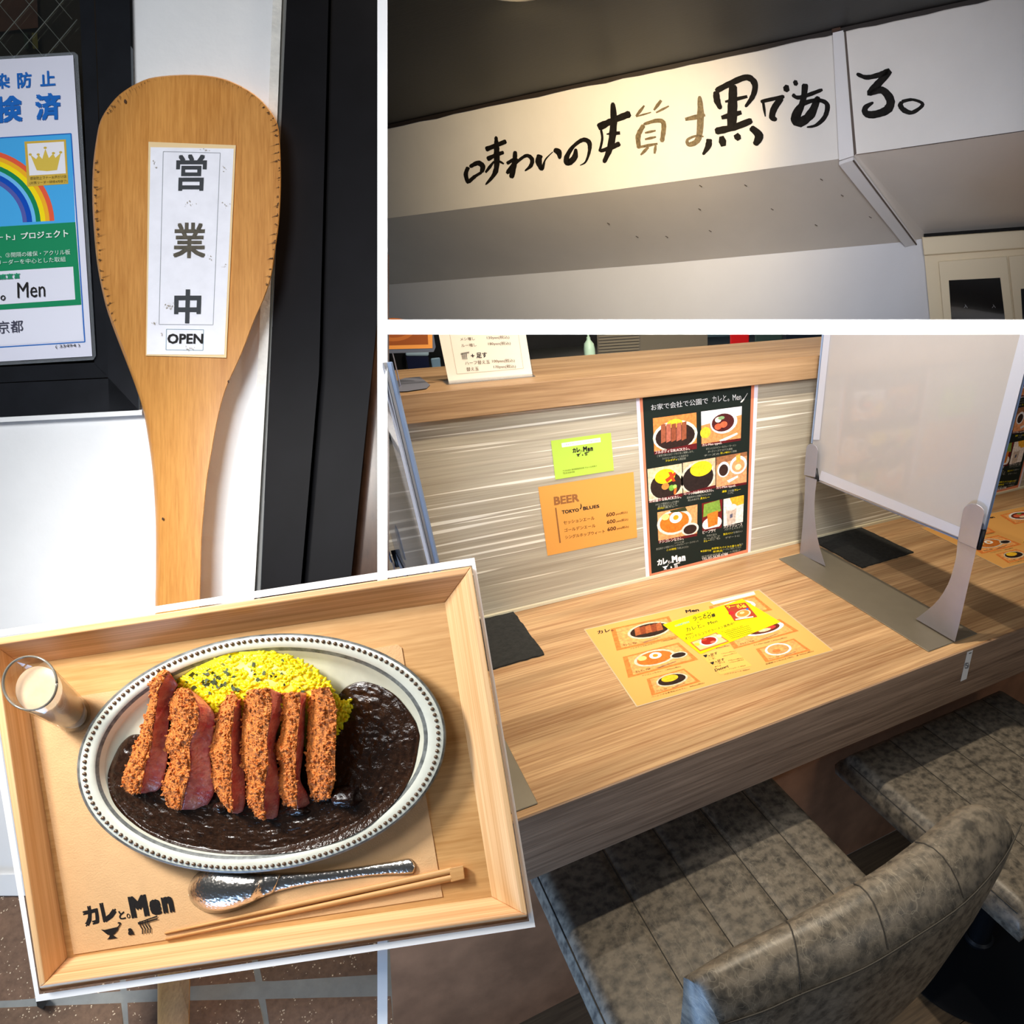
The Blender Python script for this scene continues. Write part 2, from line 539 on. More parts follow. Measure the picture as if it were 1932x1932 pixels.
# ================================================================== white divider between the views
struct('trim_1', *slab(lambda u, v, h=0: at(u, v, 0.63 - h), [(712, -420), (731, -420), (731, 2350), (712, 2350)], 0, 0.015,
                       [(713, -420), (730, -420), (730, 2350), (713, 2350)]), M_white_trim, rot='C')
struct('trim_2', *slab(lambda u, v, h=0: at(u, v, 0.63 - h), [(731.5, 603), (2500, 603), (2500, 631), (731.5, 631)], 0, 0.015,
                       [(731.5, 604), (2500, 604), (2500, 630), (731.5, 630)]), M_white_trim, rot='C')

# ================================================================== shopfront with the paddle sign
wall = struct('wall_left', *join(slab(L, [(-320, 801), (264, 772), (246, -160), (538, -160), (536, -60), (478, 1120), (444, 1690), (-320, 1690)], -0.03, 0.0)), M_plaster, rot='C')
M_bead = mat('greyish_white_edge', (214, 214, 210), 0.6, vary=0.16, vscale=40, bump=0.3, bscale=90)  # greyer and more mottled than the wall paint
V, Fc = slab(L, [(521, -160), (538, -160), (507, 640), (480, 1120), (450, 1690), (432, 1690), (461, 1120), (489, 640)], 0.0, 0.003)
tag(emit('edge_bead', V, Fc, M_bead, wall, smooth=False), 'greyish vertical plaster edge')
V, Fc = slab(L, [(-320, 1658), (452, 1640), (449, 1690), (-320, 1690)], 0.0, 0.004)
emit('plinth', V, Fc, M_plaster, wall)
V, Fc = slab(L, [(-320, 802), (268, 773), (268, 783), (-320, 813)], 0.0, 0.006)
emit('sill', V, Fc, M_plaster, wall)

# window with wired glass
win = thing('window_1', L(150, 760), None, None, 'C', kind='structure')
def wpart(name, poly, h0, h1, m): return emit(name, *slab(L, poly, h0, h1), m, win)
wpart('outer_frame', [(174, -160), (241, -160), (262, 774), (206, 776), (190, 300)], -0.02, 0.006, M_blackpaint)
wpart('outer_frame', [(-320, 738), (206, 714), (262, 774), (-320, 804)], -0.02, 0.006, M_blackpaint)
wpart('inner_frame', [(144, -160), (172, -160), (188, 300), (205, 712), (178, 688), (154, 100)], -0.02, -0.002, M_blackpaint)
wpart('inner_frame', [(-320, 708), (178, 684), (205, 712), (-320, 737)], -0.02, -0.002, M_blackpaint)
wpart('backing', [(-320, -160), (240, -160), (260, 770), (-320, 790)], -0.10, -0.09, mat('dim_room', (44, 32, 26), 0.8, vary=0.7, vscale=16))
wpart('backing', [(-20, -60), (68, -60), (72, 52), (-20, 62)], -0.089, -0.085, mat('dim_brown_print', (92, 54, 42), 0.7, vary=0.3, vscale=30))
wpart('backing', [(44, 62), (52, 62), (54, 92), (46, 92)], -0.089, -0.083, mat('dim_green', (34, 44, 32), 0.7))
wpart('backing', [(60, 62), (70, 62), (72, 92), (62, 92)], -0.089, -0.083, mat('dim_olive', (104, 92, 30), 0.7))
wpart('glass_pane', [(-318, -158), (146, -158), (156, 110), (178, 690), (-318, 715)], -0.012, -0.010, clear('window_glass', (225, 228, 222), .05))
M_wire = mat('wire', (150, 158, 150), 0.35, metal=0.8)
for k in range(-7, 6):
    for sgn in (1, -1):
        x0 = k * 57 - 2 if sgn == 1 else k * 57 + 56
        p = [(x0 + sgn * (y - 8) * 28.5 / 33.6, y) for y in (-150, 130)]
        pts = []
        for i in range(13):
            x, y = lerp(p[0][0], p[1][0], i / 12), lerp(p[0][1], p[1][1], i / 12)
            if -316 < x < 144 + 0.075 * max(0, y): pts.append(L(x, y, -0.0095))
        if len(pts) > 1: emit('wire', *tube([pts[0], pts[-1]], 0.00035, 5), M_wire, win)

# notice in a laminating pouch
nt_ = thing('notice', L(60, 690), 'laminated blue and green rainbow notice with a gold crown, taped inside the black window frame', 'notice', 'C')
emit('laminate', *slab(L, [(-256, 122), (140, 98), (147, 104), (181, 671), (176, 679), (-222, 702)], -0.002, 0.000), mat('laminate_film', (205, 212, 220), 0.15, trans=0.85, ior=1.2), nt_)
emit('sheet', *slab(L, [(-250, 127), (138, 104), (174, 672), (-216, 695)], 0.0002, 0.0008), mat('notice_paper', (222, 224, 240), 0.4), nt_)
f = Flat(L, 0.0009)
B1 = (30, 104, 190)
c2 = lambda x, y: (x / 4.6, 380 + y / 4.6)
c1 = lambda x, y: (x / 4.83, y / 4.83)
f.poly([(-232, 274), (134, 252), (142, 419), (-222, 441)], ink((70, 168, 230)))
for r0, r1, c in ((148, 139, (228, 92, 62)), (139, 131, (240, 176, 40)), (131, 122, (248, 222, 20)), (122, 113, (20, 132, 84)), (113, 106, (108, 186, 240)), (106, 96, (10, 76, 184)), (96, 88, (84, 92, 168))):
    a = ellipse(-45, 424, r0, r0 * .97, 30, 0, -177, -3); b2 = ellipse(-45, 424, r1, r1 * .97, 30, 0, -177, -3)
    f.poly(a + b2[::-1], ink(c))
f.poly([(-222, 441), (142, 419), (153.5, 575), (-213, 598)], ink((24, 134, 90)))
f.line((134, 252), (160, 645), 2.2, ink(B1)); f.line((160, 645), (-209, 668), 2, ink(B1)); f.line((134, 252), (-232, 274), 2, ink(B1))
f.poly([(-205, 525), (138, 503), (142, 565), (-201, 588)], ink((224, 226, 240)))
f.poly([(-212, 600), (153, 576.5), (158, 642), (-208, 665)], ink((226, 228, 242)))
f.poly([c1(222, 1290), c1(600, 1270), c1(622, 1675), c1(250, 1700)], ink((206, 172, 70)))
f.poly([c1(247, 1310), c1(582, 1290), c1(600, 1580), c1(268, 1600)], ink((232, 232, 240)))
f.poly([c1(x, y) for x, y in ((275, 1408), (330, 1450), (352, 1412), (385, 1448), (413, 1355), (445, 1440), (485, 1400), (505, 1438), (555, 1392), (520, 1550), (430, 1560), (335, 1552))], ink((214, 186, 78)))
for x, y in ((275, 1408), (348, 1408), (412, 1347), (487, 1396), (553, 1388)): f.poly([c1(*p) for p in ellipse(x, y, 15, 11, 10)], ink((206, 176, 70)))
f.text('感染防止マナーお声がけ店', [c1(274, 1612), c1(605, 1594), c1(606, 1622), c1(276, 1642)], ink((50, 46, 34)))
f.text('(対策リーダー研修4月修了)', [c1(270, 1655), c1(612, 1636), c1(614, 1666), c1(272, 1686)], ink((50, 46, 34)))
f.text('染', [(-12, 140), (17, 137), (19, 166), (-10, 169)], ink(B1), .025)
f.text('防', [(31.5, 137), (59, 135), (60, 165), (33, 167)], ink(B1), .025)
f.text('止', [(75, 134), (103, 133), (104.5, 161), (76, 163)], ink(B1), .025)
f.text('検', [(-12, 183), (40, 179), (43, 229), (-10, 233)], ink(B1), .035)
f.text('済', [(65, 177), (114, 174), (115, 225), (68, 228)], ink(B1), .035)
f.text('ポート」プロジェクト', [c2(-110, 292), c2(590, 240), c2(594, 312), c2(-106, 345)], ink((226, 240, 232)), .02)
f.text('毒の徹底、③間隔の確保・アクリル板', [c2(-190, 458), c2(608, 415), c2(610, 460), c2(-188, 500)], ink((206, 232, 220)))
f.text('③対策リーダーを中心とした取組', [c2(-180, 520), c2(568, 478), c2(570, 522), c2(-178, 562)], ink((206, 232, 220)))
f.text('底宣言', [c2(-8, 632), c2(174, 618), c2(176, 668), c2(-6, 680)], ink((40, 150, 110)), .03)
f.text('。', [c2(2, 815), c2(46, 812), c2(47, 858), c2(4, 861)], M_black_ink, .01)
f.text('Men', [c2(148, 705), c2(388, 690), c2(392, 826), c2(152, 840)], M_black_ink)
f.text('京都', [c2(-25, 1040), c2(196, 1026), c2(200, 1134), c2(-21, 1148)], ink((66, 66, 84)))
f.text('( 33494 )', [c2(480, 1246), c2(690, 1234), c2(692, 1266), c2(482, 1282)], M_black_ink)
f.build('print', nt_)

# black door at the right of the white wall
door = thing('door_1', L(600, 1680), None, None, 'C', kind='structure')
M_door = mat('black_door_paint', (13, 13, 17), 0.55, spec=.12, vary=0.2, vscale=20)
def dpart(name, poly, h0, h1, m, label=None): return tag(emit(name, *slab(L, poly, h0, h1), m, door), label)
dpart('frame_edge', [(538, -160), (548, -160), (491, 1120), (460, 1690), (450, 1690), (480, 1120)], -0.03, 0.0005, mat('grey_edge', (104, 106, 106), 0.5))
dpart('frame_stile', [(548, -160), (624, -160), (602, 700), (566, 1120), (520, 1690), (461, 1690), (492, 1120)], -0.03, 0.002, M_door)
dpart('door_stile', [(629, -160), (732, -160), (716, 560), (659, 1120), (600, 1690), (526, 1690), (572, 1120), (607, 700)], -0.03, -0.004, M_door)
dpart('rebate', [(620, -160), (634, -160), (612, 700), (576, 1120), (530, 1690), (516, 1690), (562, 1120), (598, 700)], -0.03, -0.02, mat('dark_gap', (4, 4, 5), 0.8))
dpart('glass_pane', [(722, 480), (734, 480), (734, 1690), (596, 1690), (658, 1110)], -0.03, -0.012, mat('painted_reflection_glass', (62, 40, 26), 0.25, vary=0.5, vscale=22, stretch=(2, .8, 1)), 'pane with a dull brown reflection painted into it')  # brown pavement reflection painted as the pane's own colour

# tiled pavement at the foot of the wall
def Fl(u, v, h=0.0):
    return L(u, v, h + 0.0002 * (v - 1684))
flo = struct('floor_1', *slab(Fl, [(-320, 1680), (730, 1680), (745, 1990), (-320, 1990)], -0.012, -0.0012), mat('grey_grout', (138, 142, 142), 0.8, vary=0.12, vscale=60), rot='C')
def tile_mat(i):
    m = mat('brown_speckled_tile_%d' % i, ((116, 92, 76), (110, 88, 72), (120, 96, 80))[i], 0.6, vary=0.22, vscale=160, bump=0.15, bscale=300)
    if not m.get('speck'):
        m['speck'] = 1; nt = m.node_tree; b = nt.nodes['Principled BSDF']; src = b.inputs['Base Color'].links[0].from_socket
        v = nd(nt, 'ShaderNodeTexVoronoi', Scale=340.0); tc = nd(nt, 'ShaderNodeTexCoord'); nt.links.new(tc.outputs['Object'], v.inputs['Vector'])
        n = nd(nt, 'ShaderNodeTexNoise', Scale=120.0); nt.links.new(tc.outputs['Object'], n.inputs['Vector'])
        a = nd(nt, 'ShaderNodeMath', _operation='LESS_THAN'); a.inputs[1].default_value = .26; nt.links.new(v.outputs['Distance'], a.inputs[0])
        c = nd(nt, 'ShaderNodeMath', _operation='GREATER_THAN'); c.inputs[1].default_value = .57; nt.links.new(n.outputs['Fac'], c.inputs[0])
        d = nd(nt, 'ShaderNodeMath', _operation='MULTIPLY'); nt.links.new(a.outputs[0], d.inputs[0]); nt.links.new(c.outputs[0], d.inputs[1])
        mx = nd(nt, 'ShaderNodeMix', _data_type='RGBA'); nt.links.new(d.outputs[0], mx.inputs[0]); nt.links.new(src, mx.inputs[6]); mx.inputs[7].default_value = lin((212, 196, 172)) + (1,)
        nt.links.new(mx.outputs[2], b.inputs['Base Color'])
    return m
def gx(k, v):   # grout column k at row v
    base = (-33, 233, 490, 752, 1000)[k]; slope = (0.02, 0.075, 0.19, 0.30, .4)[k]
    return base + slope * (v - 1868)
def gy(u): return 1895 - 0.0405 * u
for k in range(-1, 4):
    for row in (0, 1):
        xa = (lambda v: -293 + .01 * (v - 1868)) if k < 0 else (lambda v, k=k: gx(k, v) + 4.5)
        xb = lambda v, k=k: (gx(k + 1, v) - 4.5)
        if k == 3: continue
        if row == 0:
            q = [(xa(1684), 1684), (min(xb(1684), 738), 1684), (min(xb(1875), 738), gy(min(xb(1875), 738)) - 5.5), (xa(1885), gy(xa(1885)) - 5.5)]
        else:
            q = [(xa(1890), gy(xa(1890)) + 5.5), (min(xb(1880), 738), gy(min(xb(1880), 738)) + 5.5), (min(xb(1990), 745), 1990), (xa(1990), 1990)]
        o = emit('tile', *slab(Fl, q, -0.0012, 0.0), tile_mat((k * 2 + row) % 3), flo)
        bevel(o, 0.0006, 1)
tag(emit('rubber_stop', *slab(Fl, [(68, 1884), (76, 1878), (88, 1882), (88, 1893), (80, 1904), (70, 1899)], 0.0004, 0.010), mat('black_rubber', (22, 22, 24), 0.5), rot='C'),
    'small black rubber stop lying on the brown tile joint', 'door stop')

# the wooden paddle
SIL_R = [(249, 162), (280, 148), (321, 142), (367, 141), (408, 145), (442, 156), (479, 177), (504, 201), (523, 233), (528, 269), (530, 319), (529.5, 368), (526, 424), (519.5, 471), (512, 521), (498, 564), (479, 607.5), (456, 668), (433, 718), (421, 751), (409, 800), (400, 851), (391, 905), (385, 965), (381, 1016), (379, 1092), (377, 1160), (368, 1500), (359, 1847), (357, 1985)]
SIL_L = [(249, 162), (224.5, 179), (203, 204), (189, 229), (182.6, 257), (176, 306), (174, 356), (175, 399.5), (178, 446), (182.6, 493), (192, 545.5), (204, 592), (224.5, 648), (246, 703), (258, 736), (270.5, 775.5), (279.5, 827), (287, 881), (291.6, 941), (294, 1001), (294, 1092), (293, 1160), (295, 1500), (297, 1847), (297, 1985)]
sr = smooth_poly(SIL_R, False, 3); sl = smooth_poly(SIL_L, False, 3)
silh = sr + sl[:0:-1]
def inset(poly, dl, dr):
    out = []
    n = len(poly)
    for i, p in enumerate(poly):
        a, b = poly[i - 1], poly[(i + 1) % n]
        dx, dy = b[0] - a[0], b[1] - a[1]; l = math.hypot(dx, dy) or 1
        nx, ny = -dy / l, dx / l     # inward for a clockwise outline in pixel space
        d = lerp(dl, dr, min(1, max(0, (nx * -1 + 1) / 2)))
        out.append((p[0] + nx * d, p[1] + ny * d))
    return out
def wl(p):  # the left edge shows the board's side, more so lower down
    return 3 + 6 * min(1, max(0, (p[1] - 560) / 250))
front = []
n = len(silh)
for i, p in enumerate(silh):
    a, b = silh[i - 1], silh[(i + 1) % n]
    dx, dy = b[0] - a[0], b[1] - a[1]; l = math.hypot(dx, dy) or 1
    nx, ny = -dy / l, dx / l
    d = lerp(1.6, wl(p), max(0, nx))
    if p[1] > 1900: d = 1.6 if nx < .5 else 8
    front.append((p[0] + nx * d, p[1] + ny * d))
mid = [(lerp(a[0], b[0], .25), lerp(a[1], b[1], .25)) for a, b in zip(silh, front)]
H0 = 0.012
pad = thing('paddle_sign', L(330, 1980), 'tall wooden rice paddle sign with a white notice, leaning on the white shopfront wall', 'sign', 'C')
def lean(v): return 0.0002 * max(0, v - 1640)      # the handle's foot stands out from the wall, on the pavement
V, Fc = loft([[L(u, v, 0.001 + lean(v)) for u, v in inset(silh, 3, 3)], [L(u, v, H0 + lean(v)) for u, v in silh], [L(u, v, H0 + .006 + lean(v)) for u, v in mid], [L(u, v, H0 + .009 + lean(v)) for u, v in front]])
tag(emit('paddle_board', V, Fc, M_beech, pad, smooth=True, sharp=35), None)
HP = H0 + .009
# worn dark nicks round the rim
fl = Flat(lambda u, v, h=0: L(u, v, HP + h), 0.0002, 0.000004)
M_nick = mat('dirt', (70, 44, 24), 0.8)
rn = random.Random(3)
for (u, v), (ui, vi) in zip(silh, front):
    if v > 800: continue
    for _ in range(5):
        k = rn.random()
        if not ((v < 215) or (u > 505 and 220 < v < 640) or (u < 215 and 290 < v < 640)): continue
        if rn.random() < (.35 if v < 215 else .3): continue
        # towards the middle of the board
        cx, cy = 352, 420 if v < 700 else v
        dx, dy = cx - ui, cy - vi; l = math.hypot(dx, dy); dx /= l; dy /= l
        a0 = rn.uniform(0, 4); ln = rn.uniform(2, 6) if rn.random() < .8 else rn.uniform(8, 20)
        px, py = ui + rn.uniform(-4, 4) * dy, vi + rn.uniform(-4, 4) * dx
        if u > 500 or u < 200: ey = -.32 if u < 200 else -.38; tx, ty = (1, ey) if u < 200 else (-1, -ey * .9)
        else: tx, ty = dx, dy
        a = (px + tx * a0, py + ty * a0); b = (a[0] + tx * ln, a[1] + ty * ln)
        w = rn.uniform(.7, 2.4) if ln < 8 else rn.uniform(.6, 1.4)
        fl.poly([(a[0], a[1] - w * .6), (lerp(a[0], b[0], .5), lerp(a[1], b[1], .5) - w * .3), b, (lerp(a[0], b[0], .4), lerp(a[1], b[1], .4) + w * .35), (a[0], a[1] + w * .6)], M_nick)
for q in (((307, 979), 3), ((431, 720), 3), ((236, 191), 4)): fl.poly(ellipse(q[0][0], q[0][1], q[1] * .6, q[1], 8), M_nick)
tag(fl.build('worn_rim', pad), 'dark nicks and scuffs along the rim', kind='stuff')
# paper label on the paddle
lab = thing('paper_label', L(350, 675, HP), 'white laminated OPEN label with three black kanji, stuck on the wooden paddle', 'label', 'C')
emit('laminate', *slab(lambda u, v, h=0: L(u, v, HP + h), [(280, 267.5), (445, 274), (427, 675), (275, 671)], 0.0004, 0.0010), mat('yellowed_laminate', (236, 208, 160), 0.22, coat=.5), lab)
emit('sheet', *slab(lambda u, v, h=0: L(u, v, HP + h), [(284, 277.5), (441, 280.5), (423, 669), (277, 668.5)], 0.0010, 0.0013), mat('label_paper', (236, 237, 246), 0.3, vary=0.05, vscale=40), lab)
f = Flat(lambda u, v, h=0: L(u, v, HP + h), 0.0014)
M_k = ink((62, 65, 69)); M_k2 = mat('worn_ink', (84, 78, 66), .5, vary=.35, vscale=160)
f.frame([(308, 286), (415.5, 288.6), (402, 613), (300, 612)], 1.0, ink((140, 144, 150)))
f.frame([(314, 621), (384, 622), (383, 661), (313, 660)], 1.0, ink((120, 150, 165)))
f.text('営', [(333, 291), (391, 291), (388, 360), (331, 360)], M_k, .02)
f.text('業', [(328, 420), (388.5, 420), (387, 487), (326, 487)], M_k2, .018)
f.text('中', [(329, 546), (380, 546), (378, 610), (328, 610)], M_k, .03)
f.text('OPEN', [(316, 629.5), (383.5, 629.5), (382.5, 648.5), (315.5, 648.5)], M_black_ink, .025)
M_smudge = mat('smudge', (170, 160, 146), .7)
rn = random.Random(5)
for x, y, sx, sy, k in ((318, 578, 9, 5, 26), (355, 385, 10, 6, 8), (292, 311, 5, 5, 7), (426, 388, 5, 8, 9), (424, 317, 4, 4, 6), (358, 658, 8, 4, 18), (292, 610, 4, 4, 9), (395, 486, 5, 5, 8), (423, 500, 3, 4, 7), (388, 283, 6, 2, 8), (306, 630, 3, 5, 6)):
    for _ in range(k):
        u, v = rn.gauss(x, sx * .6), rn.gauss(y, sy * .6); r = rn.uniform(.3, 1.3)
        f.poly(ellipse(u, v, r * rn.uniform(.8, 2), r * .7, 6, rn.uniform(0, 180)), M_smudge)
        f.h -= f.step
f.build('print', lab)

# ================================================================== the tray of curry
WO = [(-48, 1196), (895, 1052), (1010, 1749), (68, 1890)]; WI = [(-30, 1205), (890.5, 1066.5), (998.5, 1738), (74, 1876)]
board = tag(emit('white_mount', *(lambda V, Fc: (V, Fc + [(12 + i, 12 + (i + 1) % 4, (i + 1) % 4, i) for i in range(4)]))(*loft([[T(u, v, .015) for u, v in WO], [T(u, v, .015) for u, v in WI], [T(u, v, -.012) for u, v in WI], [T(u, v, -.012) for u, v in WO]], True, False)), M_white_trim, rot='C'),
            'white mount showing as a narrow tilted border round the wooden tray', 'mount')
TA = math.atan2(-138, 918)
tray = thing('serving_tray', T(480, 1480), 'pale pine serving tray with four sloping mitred rails, holding the curry plate', 'tray', 'C')
wood('pine_floor', (220, 172, 112), (186, 134, 74), (1, 0, 0), rotz=TA, lines=260, stretch=0.05, streak=20, rough=.5, mix=.5)
M_pf = _mc['pine_floor']
M_rx = wood('pine_rail', (246, 196, 142), (204, 142, 86), (1, 0, 0), rotz=TA, lines=620, stretch=0.006, streak=120, rough=.5, mix=.5)
M_ry = wood('pine_rail_side', (248, 206, 154), (220, 166, 108), (0, 1, 0), rotz=TA, lines=620, stretch=0.006, streak=120, rough=.5, mix=.5)
emit('tray_base', *slab(T, [(30, 1245), (850, 1128), (940, 1700), (115, 1822)], -0.005, 0.0), M_pf, tray)
HR = 0.022
# corner points (pixels): outer top, inner top (rim), inner bottom (on the base): TL TR BR BL
OT = [(-26, 1207), (889, 1069), (995, 1726), (75, 1862)]
IT = [(-10, 1217), (880, 1082), (984, 1722), (84, 1856)]
IB = [(43, 1255), (839, 1137), (928, 1692), (128, 1807)]
OB = [(-26, 1208), (888, 1070), (995, 1735), (76, 1872)]
for a, b, m, lb in ((0, 1, M_rx, 'far rail with fine dark growth lines'), (1, 2, M_ry, None), (2, 3, M_rx, None), (3, 0, M_ry, None)):
    loops = []
    for i in (a, b):
        loops.append([T(*OB[i], -0.004), T(*OT[i], HR), T(*IT[i], HR), T(*IB[i], 0.0), T(*IB[i], -0.004)])
    o = emit('rail', *loft(loops), m, tray); bevel(o, 0.0008, 2)
    if lb: o['label'] = lb

def rough_edge(poly, amp, per, seed):
    rn = random.Random(seed); out = []
    for i, p in enumerate(poly):
        q = poly[(i + 1) % len(poly)]; l = math.hypot(q[0] - p[0], q[1] - p[1]); n = max(2, int(l / per))
        for k in range(n): out.append((lerp(p[0], q[0], k / n) + rn.uniform(-amp, amp), lerp(p[1], q[1], k / n) + rn.uniform(-amp, amp)))
    return out
M_kraft = mat('kraft_paper', (222, 178, 128), 0.75, vary=0.05, vscale=50, bump=0.25, bscale=700)
kp = thing('paper_mat', T(150, 1740, .0003), 'brown kraft paper mat with the black shop logo, under the oval plate', 'placemat', 'C')
emit('sheet', *slab(T, [(59, 1327), (300, 1290), (750, 1216), (758, 1222), (835, 1692), (480, 1746.5), (139, 1801)], 0.0002, 0.0008), M_kraft, kp)
f = Flat(T, 0.00085)
logo(f, [(152, 1706), (322, 1680), (336, 1752), (168, 1778)], M_black_ink)
f.build('logo_print', kp)

# oval stoneware plate
plate = thing('oval_plate', T(494, 1424, .001), 'oval speckled grey stoneware plate with a ring of brown dots, full of black curry', 'plate', 'C')
PC = (493.5, 1421.5); PR = math.degrees(TA)
M_glaze = mat('pale_glaze', (212, 214, 202), 0.28, vary=0.06, vscale=60, bump=0.05, bscale=120, coat=.3)
M_glaze_well = mat('well_glaze', (206, 206, 188), 0.25, vary=0.10, vscale=35, coat=.4)
M_glaze_edge = mat('dark_glaze_edge', (108, 112, 110), 0.35, vary=0.6, vscale=130, coat=.2)
rings = [((300, 175), .0010), ((346, 219), .0125), ((351, 223), .0160), ((350, 222), .0180), ((345.5, 218.5), .0190), ((328, 206), .0190), ((319, 199.5), .0184), ((316, 197), .0174), ((308.5, 190.5), .0158), ((298, 181), .0110), ((280, 168), .0075), ((225, 130), .0062), ((120, 68), .0060), ((4, 3), .0060)]
rmat = [2, 2, 2, 2, 0, 0, 0, 2, 1, 1, 1, 1, 1]
def plate_h(u, v):
    """height of the plate's upper surface under a pixel"""
    c, s_ = math.cos(TA), math.sin(TA); x, y = u - PC[0], v - PC[1]; x, y = c * x + s_ * y, -s_ * x + c * y
    up = rings[4:]
    for (ra, ha), (rb, hb) in zip(up, up[1:]):
        if (x / rb[0]) ** 2 + (y / rb[1]) ** 2 >= 1:
            fa = math.sqrt((x / ra[0]) ** 2 + (y / ra[1]) ** 2); fb = math.sqrt((x / rb[0]) ** 2 + (y / rb[1]) ** 2)
            t = min(1, max(0, (fb - 1) / max(1e-6, fb - fa))); return lerp(hb, ha, t)
    return up[-1][1]
loops = [[T(u, v, h) for u, v in ellipse(PC[0], PC[1], r[0], r[1], 120, PR)] for r, h in rings]
V, Fc = loft(loops)
idx = [rmat[i] for i in range(len(rings) - 1) for _ in range(120)] + [1, 1]
tag(emit('plate_body', V, Fc, [M_glaze, M_glaze_well, M_glaze_edge], plate, smooth=True, idx=idx), None)
V, Fc = [], []
def ico(c, rx, ry, rz, ax=None, sub=1, jit=0, rn=None):
    """small lump: octahedron, once divided, in the axes ax"""
    P = [Vector(p) for p in ((1, 0, 0), (-1, 0, 0), (0, 1, 0), (0, -1, 0), (0, 0, 1), (0, 0, -1))]
    Fq = [(0, 2, 4), (2, 1, 4), (1, 3, 4), (3, 0, 4), (2, 0, 5), (1, 2, 5), (3, 1, 5), (0, 3, 5)]
    for _ in range(sub):
        cache = {}; N = []
        def m(a, b):
            k = (min(a, b), max(a, b))
            if k not in cache: P.append((P[a] + P[b]).normalized()); cache[k] = len(P) - 1
            return cache[k]
        for a, b, c_ in Fq:
            ab, bc, ca = m(a, b), m(b, c_), m(c_, a); N += [(a, ab, ca), (ab, b, bc), (ca, bc, c_), (ab, bc, ca)]
        Fq = N
    X, Y, Z = ax or (RX, -RD, -RF)
    out = []
    for p in P:
        s = 1 + (rn.uniform(-jit, jit) if rn else 0)
        out.append(c + X * (p.x * rx * s) + Y * (p.y * ry * s) + Z * (p.z * rz * s))
    return out, Fq
NB = 152
pts = ellipse(PC[0], PC[1], 336, 212.5, 2000, PR)
# equal spacing along the rim
acc = [0]
for i in range(1, 2001):
    a, b = pts[i - 1], pts[i % 2000]; acc.append(acc[-1] + math.hypot(a[0] - b[0], a[1] - b[1]))
j = 0; shapes = []
px = DT / F
for k in range(NB):
    t = acc[-1] * k / NB
    while acc[j + 1] < t: j += 1
    u, v = pts[j]
    shapes.append(ico(T(u, v, .0189), 4.1 * px, 4.1 * px, .0018, sub=1))
V, Fc = join(*shapes)
tag(emit('bead_ring', V, Fc, mat('brown_bead_glaze', (96, 74, 54), 0.25, coat=.4), plate, smooth=True), 'ring of small brown raised dots', kind='stuff')

# black curry sauce
c7 = lambda x, y: (200 + x / 4.025, 1200 + y / 4.025)
c4 = lambda x, y: (460 + x / 3.45, 1040 + y / 3.45)
SAUCE = smooth_poly([(262, 1385), (233, 1398), (214, 1430), (203, 1468), (213, 1512), (244, 1548), (290, 1578), (350, 1599), (430, 1611), (520, 1611), (600, 1599), (680, 1568), (740, 1518), (776, 1462), (790, 1400), (789, 1379), (779, 1354), (750, 1316), (721, 1296), (686, 1286), (660, 1292), (645, 1306), (640, 1340), (560, 1400), (430, 1420), (330, 1400)], True, 8)
M_sauce = mat('black_curry', (44, 26, 15), 0.22, vary=0.5, vscale=260, bump=.5, bscale=330, coat=.25, spec=.5)
def sauce_h(u, v):
    p = Vector((u * .02, v * .02, 0))
    h = .0012 * noise.noise(p * 1.3) + .0012 * noise.noise(p * 3.6 + Vector((9, 0, 0))) + .0009 * noise.noise(p * 8.0) + .0006 * noise.noise(p * 17)
    return h
cx0, cy0 = 500, 1470
loops = []
NS = 90
for k in range(NS + 1):
    s = 1 - k / NS * .992
    lp = []
    for u, v in SAUCE:
        x, y = cx0 + (u - cx0) * s, cy0 + (v - cy0) * s
        edge = min(1, (1 - s) / .035)
        lp.append(T(x, y, max(plate_h(x, y) + .0011, .0076 + .0042 * math.sqrt(edge) + sauce_h(x, y) * edge)))
    loops.append(lp)
V, Fc = loft(loops, True, False); b = len(V) - len(SAUCE); Fc.append(tuple(range(b, b + len(SAUCE))))
sauce = tag(emit('curry_sauce', V, Fc, M_sauce, rot='C', smooth=True, base=T(500, 1520, .008)), 'glossy black curry sauce pooled across the oval plate', 'sauce', kind='stuff')

# turmeric rice with parsley
rn = random.Random(11)
RICE = smooth_poly([(318, 1330), (330, 1292), (352, 1270), (385, 1252), (430, 1233), (470, 1229), (510, 1229), (550, 1240), (590, 1260), (618, 1285), (640, 1318), (664, 1322), (660, 1345), (640, 1380), (600, 1420), (480, 1440), (380, 1410)], True, 3)
M_rice = mat('turmeric_rice', (255, 226, 26), 0.4, vary=0.06, vscale=120, sss=.5)
def rice_h(u, v):
    a = (u - 492) / 172; b = (v - 1340) / 116
    r = min(1, a * a + b * b)
    lo = min(1, max(0, (v - 1320) / 90))
    return lerp(.010 + .022 * (1 - r) ** .6, .012, lo * lo * (3 - 2 * lo))
loops = []
for k in range(14):
    s = 1 - k / 13 * .98
    loops.append([T(492 + (u - 492) * s, 1340 + (v - 1340) * s, max(.008, rice_h(492 + (u - 492) * s, 1340 + (v - 1340) * s) - .0002) if k else plate_h(u, v) + .0008) for u, v in RICE])
base_rice = loft(loops, True, True)
def inside(u, v, poly):
    c = False; n = len(poly)
    for i in range(n):
        x1, y1 = poly[i]; x2, y2 = poly[i - 1]
        if (y1 > v) != (y2 > v) and u < (x2 - x1) * (v - y1) / (y2 - y1) + x1: c = not c
    return c
shapes = [base_rice]
cnt = 0
